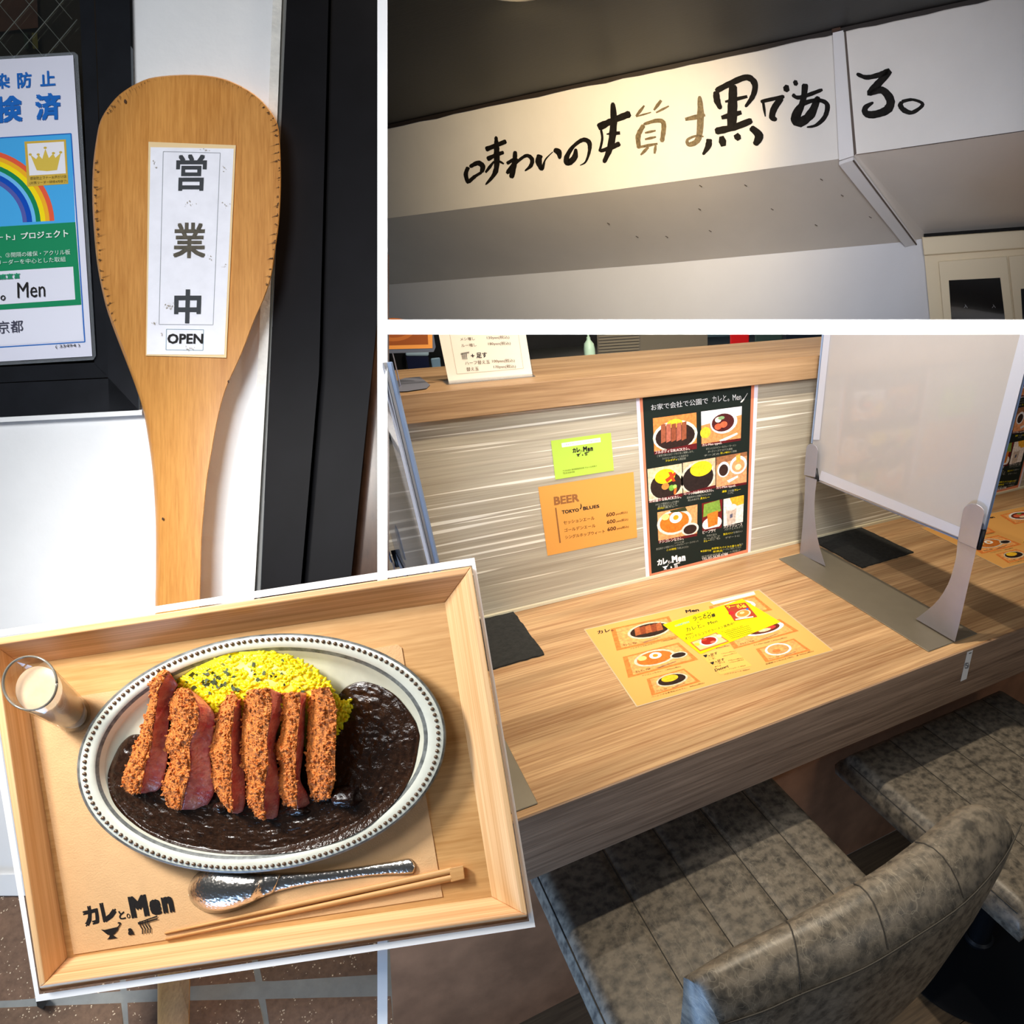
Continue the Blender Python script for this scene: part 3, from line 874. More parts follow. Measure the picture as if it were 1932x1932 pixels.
while cnt < 1300:
    u, v = rn.uniform(314, 668), rn.uniform(1226, 1405)
    if not inside(u, v, RICE): continue
    if v > 1345 + abs(u - 480) * .45 and u < 600: continue
    cnt += 1
    d = Vector((rn.gauss(0, 1), rn.gauss(0, 1), rn.gauss(0, .5))).normalized(); e = d.orthogonal().normalized(); g = d.cross(e)
    tow = lambda q: RX * q.x - RD * q.y - RF * q.z
    shapes.append(ico(T(u, v, rice_h(u, v) + rn.uniform(-.001, .0006)), 6.6 * px, 3.4 * px, 3.2 * px, (tow(d), tow(e), tow(g)), 1))
V, Fc = join(*shapes)
tag(emit('turmeric_rice', V, Fc, M_rice, rot='C', smooth=True, base=T(492, 1380, .008)), 'mound of bright yellow turmeric rice behind the cutlet slices', 'rice', kind='stuff')
shapes = []
M_herb = mat('dried_parsley', (66, 74, 40), 0.7, vary=.4, vscale=200)
for k in range(62):
    if rn.random() < .6: u, v = rn.gauss(400, 32), rn.gauss(1278, 16)
    else: u, v = rn.gauss(505, 62), rn.gauss(1265, 18)
    if not inside(u, v, RICE): continue
    a = rn.uniform(0, 6.3); r = rn.uniform(3.0, 6.2)
    ring = [(u + r * rn.uniform(.5, 1.1) * math.cos(a + t) * (1.4 if t in (0, 3.14) else .6), v + r * rn.uniform(.5, 1) * math.sin(a + t)) for t in (0, 1.2, 2.1, 3.14, 4.2, 5.2)]
    h = rice_h(u, v) + .0022
    tl = (rn.uniform(-.5, .5) * px, rn.uniform(-.5, .5) * px)
    A = [T(p[0], p[1], h + (p[0] - u) * tl[0] + (p[1] - v) * tl[1]) for p in ring]
    B = [T(p[0], p[1], h - .0003 + (p[0] - u) * tl[0] + (p[1] - v) * tl[1]) for p in ring]
    shapes.append(loft([A, B]))
V, Fc = join(*shapes)
tag(emit('parsley_flakes', V, Fc, M_herb, rot='C', base=T(450, 1270, .03)), 'dark green dried parsley flakes scattered on the yellow rice', 'herbs', kind='stuff')

# six slices of breaded beef cutlet
M_crust = mat('fried_crumb', (206, 120, 50), 0.55, vary=0.45, vscale=260, bump=0.9, bscale=600)
M_meat = mat('rare_beef', (176, 78, 76), 0.34, vary=0.45, vscale=120, bump=0.9, bscale=240, sss=.15, coat=.15)
_r = [n_ for n_ in M_meat.node_tree.nodes if n_.type == 'VALTORGB'][0]
_r.color_ramp.elements[0].color = lin((186, 66, 72)) + (1,); _r.color_ramp.elements[1].color = lin((224, 150, 132)) + (1,)
SL = [
 ([(440, 250), (345, 340), (330, 480), (270, 700), (190, 900), (120, 1090), (150, 1180)], [(480, 270), (405, 390), (385, 520), (355, 700), (340, 850), (295, 1000), (262, 1195)], [(548, 372), (512, 440), (482, 600), (470, 780), (465, 950), (420, 1140), (340, 1195)], .95,
  'leftmost cutlet slice, tall and narrow, with a long red cut face'),
 ([(570, 390), (480, 520), (492, 680), (445, 830), (495, 940), (430, 1130), (470, 1290)], [(640, 405), (700, 550), (690, 690), (635, 820), (640, 1000), (605, 1150), (570, 1318)], [(735, 478), (826, 600), (812, 760), (790, 900), (808, 1050), (820, 1190), (745, 1320)], 1.0,
  'widest cutlet slice, second from the left, with a broad pink face'),
 ([(960, 420), (870, 520), (828, 640), (790, 870), (805, 970), (815, 1130), (880, 1270)], [(1000, 480), (965, 620), (950, 830), (955, 960), (950, 1100), (955, 1230), (962, 1345)], [(1052, 470), (1045, 620), (1030, 830), (1050, 1010), (1058, 1180), (1055, 1270), (1030, 1355)], .9,
  'cutlet slice between the widest slice and the squarest middle slice'),
 ([(1085, 408), (1045, 540), (1032, 760), (1032, 960), (1072, 1100), (1066, 1240), (1140, 1360)], [(1240, 395), (1258, 540), (1222, 780), (1232, 960), (1205, 1120), (1195, 1250), (1205, 1388)], [(1338, 440), (1332, 620), (1290, 770), (1296, 960), (1326, 1120), (1318, 1250), (1300, 1392)], 1.0,
  'square topped thickly crumbed cutlet slice in the middle, its foot pinkish'),
 ([(1350, 430), (1332, 540), (1330, 720), (1268, 870), (1322, 990), (1300, 1140), (1350, 1270)], [(1470, 425), (1472, 580), (1452, 760), (1444, 900), (1436, 1040), (1450, 1140), (1450, 1310)], [(1522, 435), (1512, 590), (1504, 780), (1490, 950), (1476, 1090), (1530, 1200), (1552, 1290)], .95,
  'cutlet slice second from the right with a thin pink strip along its side'),
 ([(1560, 410), (1540, 560), (1530, 760), (1522, 940), (1530, 1080), (1552, 1190), (1580, 1260)], [(1690, 385), (1742, 520), (1748, 640), (1742, 820), (1738, 980), (1738, 1090), (1700, 1230)], [(1692, 388), (1745, 522), (1751, 642), (1745, 822), (1741, 982), (1740, 1092), (1704, 1232)], .95,
  'rightmost cutlet slice, crumbed all over, dipping into the sauce'),
]
cr = random.Random(21)
for si, (le, mi, ri, hs, lb) in enumerate(SL):
    root = thing('cutlet_slice', T(*c7(*le[-1]), .010), lb, 'cutlet', 'C', 'fried beef cutlet slices on the curry')
    LE, MI, RI = [smooth_poly([c7(*p) for p in q], False, 5) for q in (le, mi, ri)]
    NT = len(LE) - 1
    def hh(t, side):       # ridge height: the top end leans up on the rice
        b = lerp(.046 * hs, .025, t)
        if t > .85: b -= .004 * ((t - .85) / .15) ** 2
        return b
    def surf(pa, pb, ha, hb, bulge, nu, amp, sd, freq):
        loops = []
        for i in range(NT + 1):
            t = i / NT; lp = []
            for k in range(nu + 1):
                w = k / nu
                u, v = lerp(pa[i][0], pb[i][0], w), lerp(pa[i][1], pb[i][1], w)
                h = lerp(ha(t), hb(t), w) + bulge * math.sin(math.pi * w)
                q = Vector((u * .06, v * .06, sd))
                h += amp * (noise.noise(q * freq) + .6 * noise.noise(q * freq * 2.7))
                du = 2.2 * noise.noise(q * 3 + Vector((4, 4, 4))) if k in (0,) else 0
                lp.append(T(u + du, v + du * .5, h))
            loops.append(lp)
        return loops
    eh = lambda t: hh(t, 0) - .010
    up = surf(LE, MI, eh, lambda t: hh(t, 0), .0035, 12, .0017, si * 7.1, 2.6)
    back = [[T(p[0] + 1, p[1], max(.008, plate_h(p[0], p[1]) + .001)) for p in (LE[i], MI[i])][::-1] for i in range(NT + 1)]
    loops = [u + b for u, b in zip(up, back)]
    V, Fc = loft(loops)
    shapes = [(V, Fc)]
    for _ in range(int(420 + 140 * (si in (1, 3)))):
        i = cr.randrange(0, NT + 1); k = cr.random()
        lp = up[i]; p = lp[min(12, int(k * 13))]
        if i < NT: p = p.lerp(up[i + 1][min(12, int(k * 13))], cr.random())
        r = cr.choice((.7, .8, .9, 1.1, 1.3, 1.9, 2.6)) * cr.uniform(.8, 1.2) * px
        d = Vector((cr.gauss(0, 1), cr.gauss(0, 1), cr.gauss(0, 1))).normalized(); e = d.orthogonal().normalized()
        shapes.append(ico(p - RF * r * .5, r * 1.5, r, r, (d, e, d.cross(e)), 1, .35, cr))
    V, Fc = join(*shapes)
    emit('crumb_crust', V, Fc, M_crust, root, fix=False)
    if si < 5:
        rim = lambda t: hh(t, 0) - .0006
        md = surf(MI, RI, rim, lambda t: hh(t, 0) - .013, -.001, 8, .0006, 50 + si * 3.3, 1.6)
        back = [[T(p[0], p[1], max(.008, plate_h(p[0], p[1]) + .001)) for p in (MI[i], RI[i])][::-1] for i in range(NT + 1)]
        V, Fc = loft([a + b for a, b in zip(md, back)])
        shapes = [(V, Fc)]
        tag(emit('cut_face', V, Fc, M_meat, root, smooth=True), 'rare red inside of the beef')
M_lump = mat('sauced_beef', (38, 20, 14), 0.2, vary=.5, vscale=150, bump=.8, bscale=260, coat=.4)
for nm, (x, y), r, lb in (('beef_chunk', (1840, 1215), (24, 22, .012), 'dark sauced beef chunk standing in the curry right of the slices'),):
    V, Fc = ico(T(*c7(x, y), .012), r[0] * px, r[1] * px, r[2], None, 3)
    c0 = T(*c7(x, y), .012)
    V = [p + (p - c0) * (.35 * noise.noise((p - c0) * 140 + Vector((3, 1, 2))) + .12 * noise.noise((p - c0) * 420)) for p in V]
    tag(emit(nm, V, Fc, M_lump, rot='C', smooth=True, base=T(*c7(x, y), .01)), lb, 'beef')
# sauce clinging to the feet of the two right slices
V, Fc = [], []
shapes = []
for x, y, rx, ry in ((1640, 1215, 24, 11), (1460, 1325, 22, 9), (880, 1300, 14, 10)):
    c0 = T(*c7(x, y), .0125)
    v_, f_ = ico(c0, rx * px, ry * px, .006, None, 3)
    shapes.append(([p + (p - c0) * .25 * noise.noise((p - c0) * 260 + Vector((x, 0, 0))) for p in v_], f_))
V, Fc = join(*shapes)
tag(emit('sauce_lump', V, Fc, M_lump, sauce, smooth=True), 'thick sauce clinging to the slices', kind='stuff')

# glass of milky drink
gl = thing('drinking_glass', T(137, 1348, .0008), 'small straight glass of beige banana milk at the tray\'s upper left corner', 'glass', 'C')
HG = .046
def ringpt(t, k):   # circle of the glass at height fraction t, radius factor k
    c0, c1_ = T(137, 1347, .001), T(56.5, 1289, HG)
    c = c0.lerp(c1_, t); r = lerp(35.5 * (DT - .001), 51.5 * (DT - HG), t) / F * k
    return [c + (RX * math.cos(2 * math.pi * i / 48) - RD * math.sin(2 * math.pi * i / 48)) * r for i in range(48)]
M_glass = clear('clear_glass', (246, 247, 245), .14, .03)
V, Fc = loft([ringpt(0, .9), ringpt(.015, 1), ringpt(.5, 1), ringpt(.985, 1), ringpt(1, .975), ringpt(.985, .945), ringpt(.5, .93), ringpt(.18, .92), ringpt(.16, .8)])
emit('tumbler', V, Fc, M_glass, gl, smooth=True, sharp=50)
tag(emit('glass_rim', *tube(ringpt(1, .985) + ringpt(1, .985)[:1], .0009, 6), mat('grey_glass_rim', (120, 116, 106), .12, coat=.5), gl, smooth=True), 'thick grey glass rim')
M_milk = mat('banana_milk', (222, 190, 158), 0.45, vary=.06, vscale=160, sss=.2)
V, Fc = loft([ringpt(.185, .80), ringpt(.20, .905), ringpt(.5, .915), ringpt(.80, .925), ringpt(.808, .90), ringpt(.804, .5), ringpt(.804, .1)])
tag(emit('milk', V, Fc, M_milk, gl, smooth=True, sharp=60), 'frothy beige drink')
V, Fc = loft([ringpt(.02, .80), ringpt(.10, .86)])
emit('thick_base', V, Fc, mat('white_glass_base', (236, 234, 230), 0.25), gl, smooth=True, sharp=50)

# hammered spoon, bowl down
c6 = lambda x, y: (330 + x / 2.8, 1560 + y / 2.8)
UP = [(68, 330), (85, 285), (125, 240), (180, 218), (250, 210), (330, 218), (420, 232), (520, 242), (600, 243), (720, 238), (850, 225), (1000, 205), (1150, 182), (1238, 167), (1262, 185), (1270, 205)]
DN = [(68, 335), (80, 385), (115, 425), (165, 452), (230, 460), (310, 446), (390, 416), (480, 372), (560, 342), (700, 310), (850, 287), (1000, 266), (1130, 256), (1235, 254), (1262, 244), (1270, 208)]
UPs = smooth_poly([c6(*p) for p in UP], False, 4); DNs = smooth_poly([c6(*p) for p in DN], False, 4)
m = mat('hammered_steel', (206, 200, 192), 0.26, metal=1.0)
nt = m.node_tree; b = nt.nodes['Principled BSDF']
v = nd(nt, 'ShaderNodeTexVoronoi', Scale=420.0); v.feature = 'SMOOTH_F1'; tc = nd(nt, 'ShaderNodeTexCoord'); nt.links.new(tc.outputs['Object'], v.inputs['Vector'])
bp = nd(nt, 'ShaderNodeBump', Strength=.5, Distance=.0008); bp.invert = True
nt.links.new(v.outputs['Distance'], bp.inputs['Height']); nt.links.new(bp.outputs[0], b.inputs['Normal'])
spoon = thing('spoon', T(430, 1690, .001), 'hammered steel curry spoon lying upside down below the oval plate', 'spoon', 'C')
def spoon_part(name, i0, i1):
    loops = []
    for i in range(i0, i1 + 1):
        a, c = UPs[i], DNs[i]; w = math.hypot(a[0] - c[0], a[1] - c[1]) * px
        t = i / (len(UPs) - 1)
        top = .0020 + .36 * w * (1 if t < .42 else .45) ; lift = .0006
        lp = []
        for k in range(13):
            q = k / 12
            lp.append(T(lerp(a[0], c[0], q), lerp(a[1], c[1], q), lift + .0008 + (top - .0008) * math.sqrt(max(0, 1 - (2 * q - 1) ** 2)) ** 1.2))
        lp += [T(lerp(a[0], c[0], q), lerp(a[1], c[1], q), lift + max(0, top - .0016) * math.sqrt(max(0, 1 - (2 * q - 1) ** 2)) * .8) for q in (.9, .7, .5, .3, .1)]
        loops.append(lp)
    V, Fc = loft(loops)
    emit(name, V, Fc, m, spoon, smooth=True)
spoon_part('bowl', 0, 30)
spoon_part('handle', 30, len(UPs) - 1)

# wooden chopsticks still joined at the thick end
M_stick = wood('bamboo', (226, 176, 114), (196, 140, 80), (1, 0, 0), rotz=math.atan2(-130, 565), lines=260, stretch=.02, streak=50, rough=.55, mix=.4)
ch = thing('chopsticks', T(600, 1710, .001), 'pair of unsplit pale wooden chopsticks in front of the spoon', 'chopsticks', 'C')
for a, b, r0, r1 in (((310.5, 1761), (852, 1642.5), 1.9, 6.6), ((312, 1772), (853, 1656), 1.9, 6.6)):
    loops = []
    for i in range(9):
        t = i / 8; r = lerp(r0, r1, t ** .8); c = (lerp(a[0], b[0], t), lerp(a[1], b[1], t)); dx, dy = .21 * r, .98 * r
        lp = []
        for k in range(10):
            g = 2 * math.pi * k / 10
            lp.append(T(c[0] - dx * math.cos(g) * .0 + dx * math.cos(g), c[1] + dy * math.cos(g), .0012 + .0058 * (r / 6.6) * (.5 + .5 * math.sin(g))))
        loops.append(lp)
    emit('stick', *loft(loops), M_stick, ch, smooth=True, sharp=50)
V, Fc = slab(T, [(848, 1638), (874, 1632.5), (877, 1658), (851, 1664.5)], .0013, .0068)
bevel(emit('joined_end', V, Fc, M_stick, ch), .0006)

# ================================================================== the counter
struct('floor_2', *box(-1.05, 1.9, -1.7, -.46, -.76, -.735), mat('floor_underlay', (40, 32, 26), .9))
flr = bpy.data.objects['floor_2']
M_plank = [wood('floor_plank_%d' % i, l, d, (1, 0, 0), lines=120, stretch=.05, streak=18, rough=.5, mix=.5) for i, (l, d) in enumerate((((116, 92, 66), (72, 54, 38)), ((108, 88, 64), (66, 52, 38)), ((124, 96, 66), (80, 58, 38))))]
y = -.455; k = 0
rn = random.Random(2)
while y > -1.7:
    x = -1.05 + rn.uniform(-.3, 0)
    while x < 1.9:
        l = rn.uniform(.7, 1.1)
        o = emit('plank', *box(max(x, -1.05) + .001, min(x + l, 1.9) - .001, y - .118, y, -.735, -.72 - rn.uniform(0, .0008)), M_plank[k % 3], flr); k += 1
        x += l
    y -= .12
wb = struct('wall_back', *box(-.62, 1.75, 0, .03, -.02, .4140), M_wallpanel)
emit('joint_strip', *box(-.62, 1.75, -.006, 0, .0005, .007), mat('cream_sealant', (206, 196, 168), .5), wb)
M_kick = mat('scuffed_brown_panel', (158, 108, 76), .5, vary=.28, vscale=9, bump=.25, bscale=30)
struct('wall_lower', *box(-1.0, 1.9, -.455, -.44, -.72, -.1285), M_kick)
cnt_ = thing('counter', Vector((.4, -.3, -.127)), 'long pale ash counter running along the grey streaked wall', 'counter')
V, Fc = box(-.62, 1.75, -.608, .0, -.127, 0)
emit('worktop', *box(-.62, 1.75, -.606, -.001, -.02, 0), M_counter, cnt_)
bevel(emit('front_edge', *box(-.62, 1.75, -.61, -.575, -.127, -.0004), M_counter_shaded, cnt_), .0012, 2)
emit('underside', *box(-.62, 1.75, -.575, -.001, -.127, -.1), M_counter_shaded, cnt_)
shf = thing('raised_shelf', Vector((.4, .1, .4145)), 'raised wooden shelf on top of the streaked wall, holding the menu stands', 'shelf')
bevel(emit('shelf_board', *box(-.62, 1.75, -.02, .232, .4145, .463), M_shelf, shf), .0015, 2)

# --- papers on the counter
cp5 = lambda x, y: (1090 + x / 3.864, 1090 + y / 3.864)
Z0 = onZ(0)
def q5(*p): return [cp5(*a) for a in p]
def make_mat():
    r = thing('menu_mat', Z0(1350, 1330, 0), 'orange laminated menu mat under a yellow flyer, in front of the first stool', 'menu')
    emit('laminate', *slab(Z0, q5((44, 376), (1322, 84), (1866, 530), (428, 943)), .0004, .0008), mat('menu_laminate', (206, 184, 150), .12, coat=.5), r)
    emit('sheet', *slab(Z0, q5((54, 380), (1318, 90), (1856, 528), (434, 934)), .0008, .0010), mat('orange_paper', (228, 168, 92), .45, spec=.3), r)
    f = Flat(Z0, .0012, .00001)
    PICS = [(q5((240, 372), (665, 280), (745, 432), (284, 532)), tray_pic(plate_pic(.60, .42, .36, .34, 'katsu'))),
            (q5((328, 578), (735, 472), (880, 597), (368, 730)), tray_pic(plate_pic(.48, .40, .33, .36, 'nasi'))),
            (q5((502, 738), (775, 662), (897, 757), (540, 860)), tray_pic(plate_pic(.54, .42, .36, .36, 'rice'))),
            (q5((955, 210), (1290, 130), (1420, 235), (1010, 330)), tray_pic(plate_pic(.5, .4, .36, .36, 'bowl'))),
            (q5((1060, 410), (1470, 300), (1612, 388), (1140, 520)), tray_pic(plate_pic(.62, .30, .34, .36, 'bowl'))),
            (q5((1298, 520), (1575, 443), (1700, 530), (1372, 618)), tray_pic(plate_pic(.45, .38, .30, .40, 'dip')))]
    for q, it in PICS:
        p = Flat(Z0, .0012, .00001); food(p, q, it); p.build('picture', r)
    m = ink((54, 36, 20))
    f.text('カレ。', q5((138, 388), (252, 362), (262, 388), (148, 412)), M_black_ink, .03)
    f.text('Men', q5((782, 236), (880, 222), (886, 244), (790, 258)), M_black_ink, .04)
    for a, b, t in (((384, 526), (722, 446), 'フルボディなBLACKカレ。 1,400yen(税込)'), ((470, 722), (752, 652), 'ナシゴレンなカレ。 1,000yen(税込)'), ((540, 878), (924, 772), 'ベーシックな黒毛BLACKカレ。 900yen(税込)'), ((1284, 500), (1526, 440), 'カレMen type0. 1,200yen(税込)'), ((1372, 638), (1722, 540), '和豚豚汁とBLACK MEN。 温 900yen(税込)')):
        f.textline(t, cp5(*a), cp5(*b), 3.2, m)
    f.poly(q5((890, 560), (1110, 500), (1270, 640), (1040, 706)), ink((238, 180, 92)))
    for a, b, t, h in (((955, 580), (1022, 556), '+足す', 5), ((1050, 560), (1150, 540), '130yen(税込)', 2.8), ((1060, 578), (1160, 552), '180yen(税込)', 2.8), ((950, 590), (1000, 578), 'メシ増し', 2.8), ((955, 604), (1008, 590), 'ルー増し', 2.8),
                       ((1004, 624), (1072, 602), '+足す', 5), ((985, 640), (1075, 618), 'ハーフ替え玉', 2.8), ((1000, 656), (1046, 644), '替え玉', 2.8), ((1100, 610), (1205, 590), '100yen(税込)', 2.8), ((1110, 624), (1210, 602), '170yen(税込)', 2.8),
                       ((1003, 684), (1102, 652), 'Dessert', 5.2), ((1045, 688), (1225, 644), 'シナジーアフォガード 500yen', 3), ((1070, 712), (1255, 672), 'バナナジュース 350yen', 3), ((1010, 520), (1105, 498), '450yen(税込)', 2.8)):
        f.textline(t, cp5(*a), cp5(*b), h, M_black_ink if h > 4 else m, .02 if h > 4 else 0)
    for x, y in ((912, 566), (962, 618)):
        f.poly(q5((x, y), (x + 30, y - 8), (x + 32, y + 4), (x + 22, y + 16), (x + 12, y + 10)), M_black_ink)
    f.build('lettering', r)
    return r
def copy_tree(o, M=None, parent=None):
    c = o.copy(); COL.objects.link(c); c.parent = parent
    if parent is None: c.matrix_world = (M or Matrix()) @ frame(o)
    for ch in list(o.children): copy_tree(ch, None, c)
    return c
def relabel(o, label, group=None): return tag(o, label, None, group)
mat1 = make_mat()
mat2 = relabel(copy_tree(mat1, Matrix.Translation((1.035, .062, 0))), 'orange laminated menu mat beyond the white screen, with no flyer on it')
tp = tag(emit('white_tape', *slab(Z0, q5((965, 177), (1284, 100), (1297, 122), (990, 196)), .0013, .0016), mat('tape_white', (236, 228, 214), .4)), 'strip of white tape along the far edge of the orange menu mat', 'tape')
fy = thing('flyer', Z0(1350, 1230, .0016), 'bright yellow ramen flyer lying across the orange menu mat', 'flyer')
emit('sheet', *slab(Z0, q5((620, 342), (1200, 155), (1478, 322), (895, 557)), .0018, .0021), mat('yellow_paper', (244, 220, 6), .45, spec=.3), fy)
f = Flat(Z0, .0023, .00001)
f.text('ラーメン', q5((835, 288), (968, 245), (976, 270), (846, 318)), M_black_ink, .02)
f.text('○番', q5((942, 276), (1000, 256), (1008, 280), (952, 302)), M_black_ink, .03)
f.text('官僚', q5((885, 298), (940, 282), (944, 296), (889, 312)), ink((60, 60, 10)))
f.text('×', q5((868, 322), (880, 318), (884, 328), (872, 332)), M_black_ink)
f.text('カレと。Men', q5((782, 368), (1012, 302), (1020, 326), (796, 396)), M_black_ink, .012)
f.text('CHINATOOK', q5((706, 346), (812, 314), (818, 326), (712, 358)), ink((0, 160, 190)), .02)
f.text('期間限定', q5((786, 412), (840, 398), (846, 408), (792, 424)), ink((70, 70, 20)))
f.text('オリジナルコラボラーメン発売中！', q5((776, 436), (1138, 322), (1146, 340), (786, 458)), M_black_ink, .01)
f.text('カレ×Men type3 ¥1,300', q5((1044, 390), (1200, 346), (1204, 358), (1050, 404)), ink((50, 50, 20)))
for i in range(5): f.line(cp5(1070 + i * 12, 402 + i * 10), cp5(1250 + i * 8, 348 + i * 12), .7, ink((90, 90, 20)))
f.poly(q5((1067, 203), (1222, 180), (1310, 285), (1142, 315)), ink((168, 62, 40)))
f.text('ラーメン', q5((1080, 206), (1210, 188), (1222, 204), (1092, 224)), ink((250, 220, 40)), .03)
f.text('○番', q5((1160, 210), (1225, 200), (1236, 214), (1170, 226)), ink((250, 210, 60)), .03)
f.poly([cp5(*p) for p in ellipse(1205, 262, 58, 30, 16, -12)], ink((226, 200, 170))); f.poly([cp5(*p) for p in ellipse(1205, 260, 46, 23, 16, -12)], ink((214, 140, 60)))
f.poly([cp5(*p) for p in ellipse(1198, 255, 18, 9, 10, -12)], ink((240, 220, 150))); f.poly([cp5(*p) for p in ellipse(1120, 258, 22, 14, 10)], ink((196, 40, 46)))
f.poly([cp5(*p) for p in ellipse(1236, 228, 10, 7, 10)], ink((30, 100, 200))); f.line(cp5(1150, 304), cp5(1280, 284), 2.4, ink((240, 226, 200)))
f.poly(q5((818, 472), (1008, 398), (1106, 464), (892, 536)), ink((206, 116, 60))); f.poly(q5((832, 472), (1004, 406), (1090, 462), (894, 526)), ink((238, 190, 130)))
f.poly([cp5(*p) for p in ellipse(955, 462, 68, 33, 20, -10)], ink((240, 236, 232))); f.poly([cp5(*p) for p in ellipse(955, 460, 56, 27, 20, -10)], ink((150, 30, 20)))
f.poly([cp5(*p) for p in ellipse(920, 450, 22, 10, 10, -10)], ink((226, 60, 30))); f.poly([cp5(*p) for p in ellipse(985, 468, 20, 9, 10, -10)], ink((196, 100, 80))); f.poly([cp5(*p) for p in ellipse(912, 444, 9, 5, 8)], ink((70, 120, 40)))
f.poly([cp5(*p) for p in ellipse(868, 486, 20, 11, 12)], ink((246, 206, 60))); f.poly([cp5(*p) for p in ellipse(1030, 425, 20, 12, 12)], ink((244, 226, 180)))
f.build('print', fy)

# --- dark felt pads by the wall
M_felt = mat('charcoal_felt', (38, 38, 36), .95, vary=.35, vscale=90, bump=.4, bscale=260)
for q, lb in (([(-.505, -.004), (-.306, -.008), (-.304, -.206), (-.505, -.209)], 'square charcoal felt pad on the counter, half hidden by the tray'), ([(.506, -.008), (.684, -.008), (.688, -.206), (.508, -.211)], 'square charcoal felt pad on the counter beneath the white screen')):
    e = rough_edge(q, .0012, .012, 9)
    pad_ = emit('felt_pad', *loft([[Vector((x, y, .0003)) for x, y in e], [Vector((x, y, .004)) for x, y in e]]), M_felt)
    tag(pad_, lb, 'pad', 'charcoal felt pads on the counter')

# --- the white screen on its steel stand
M_screen = mat('frosted_white_sheet', (172, 169, 169), .22, coat=.6, vary=.01)
M_strip = mat('pale_plastic_channel', (186, 190, 204), .35)
M_blueedge = mat('blue_grey_edge', (128, 146, 176), .3)
def make_screen():
    r = thing('counter_screen', Vector((.43, -.32, 0)), 'white counter screen on a two legged steel stand beside the orange menu mats', 'screen')
    bevel(emit('base_plate', *box(.360, .502, -.577, -.063, .0003, .0022), mat('wood_tinted_steel', (150, 142, 126), .42, metal=.7, vary=.04, vscale=20), r), .001, 1)  # warm tint paints the reflected wood into the base
    X1 = onX(.431)
    cf = lambda x, y: (1440 + x / 3.927, 960 + y / 3.927); cb = lambda x, y: (1420 + x / 3.773, 620 + y / 3.773)
    for pl in ([cf(1440, 235), cf(1435, 300), cf(1428, 360), cf(1412, 430), cf(1390, 505), cf(1368, 560), cf(1335, 620), cf(1300, 670), cf(1255, 718), cf(1210, 755), cf(1130, 815), cf(1420, 985), cf(1452, 860), cf(1502, 640), cf(1550, 430), cf(1582, 290)],
               [cb(375, 1050), cb(368, 1230), cb(352, 1440), cb(335, 1600), cb(520, 1692), cb(500, 1630), cb(478, 1560), cb(460, 1480), cb(448, 1400), cb(441, 1320), cb(440, 1250), cb(446, 1160), cb(457, 1075)]):
        emit('leg', *slab(X1, pl, 0, .002), M_steel, r)
    for pl in ([cf(1440, 238), cf(1478, 20), cf(1490, -10), cf(1515, -32), cf(1545, -40), cf(1580, -36), cf(1615, -15), cf(1636, 10), cf(1640, 40), cf(1578, 300)],
               [cb(365, 1042), cb(382, 850), cb(390, 832), cb(406, 822), cb(432, 823), cb(452, 836), cb(463, 862), cb(460, 920), cb(446, 1060)]):
        bevel(emit('clamp', *slab(onX(.428), pl, 0, .0025), M_steel, r), .0008, 1)
    XB = onX(.440)
    bd = [(1556.5, 610), (1533, 838), (1536, 905), (1807, 1014), (1858.5, 999), (1932, 707.5), (1962, 590)]
    b = emit('panel', *slab(XB, bd, -.002, .002), M_screen, r)
    XS = onX(.4375)
    emit('edge_strip', *slab(XS, [(1556.5, 610), (1534, 830), (1546, 830), (1569, 610)], 0, .0015), M_strip, r)
    emit('edge_strip', *slab(XS, [(1545, 905), (1550, 888), (1815, 996), (1809, 1013)], 0, .0015), M_strip, r)
    emit('edge_strip', *slab(XS, [(1931, 708), (1856, 1000), (1832, 992), (1905, 706), (1935, 590), (1961, 590)], 0, .0015), M_strip, r)
    for a, c in (((1555, 610), (1532, 836)), ((1545, 907), (1808, 1016)), ((1859, 999), (1963, 590))):
        p, q_ = XB(*a, -.003), XB(*c, -.003)
        tag(emit('edge_trim', *tube([p, q_], .0028, 6), M_blueedge, r), 'blue grey edge trim')
    for a, c in (((1539, 884), (1543, 908)), ((1856, 1000), (1846, 1036))):
        emit('black_pad', *tube([onX(.436)(*a), onX(.436)(*c)], .0052, 8), mat('black_rubber', (22, 22, 24), .5), r, smooth=True)
    return r
def cut_above(root, rows, keep):
    """trim the meshes of a thing along the divider: the views end there"""
    for o in root.children:
        bm = bmesh.new(); bm.from_mesh(o.data); Mi = frame(o).inverted()
        for p0, p1 in rows:
            a, b = at(*p0, 1.0), at(*p1, 1.0); n = (a - CAM).cross(b - CAM).normalized()
            if n.dot(at(*keep, 1.0) - CAM) > 0: n = -n
            ln = (Mi.to_3x3() @ n)
            geom = bm.verts[:] + bm.edges[:] + bm.faces[:]
            res = bmesh.ops.bisect_plane(bm, geom=geom, plane_co=Mi @ CAM, plane_no=ln, clear_outer=True)
            ed = [e for e in res['geom_cut'] if isinstance(e, bmesh.types.BMEdge)]
            if ed: bmesh.ops.holes_fill(bm, edges=ed, sides=0)
        bm.to_mesh(o.data); bm.free()
scr1 = make_screen()
scr2 = copy_tree(scr1, Matrix.Translation((-.948, -.015, 0)))
relabel(scr2, 'white counter screen at the far left, mostly hidden behind the tray and the shopfront')
for ch in scr2.children:
    ch.data = ch.data.copy()
    M = Matrix.Translation((-.948, -.015, 0)) @ frame(scr1); ch['_m'] = [c for r_ in M for c in r_]
tag(scr1, group='white counter screens'); tag(scr2, group='white counter screens')
cut_above(scr1, [((600, 617), (1932, 617))], (1330, 1300))
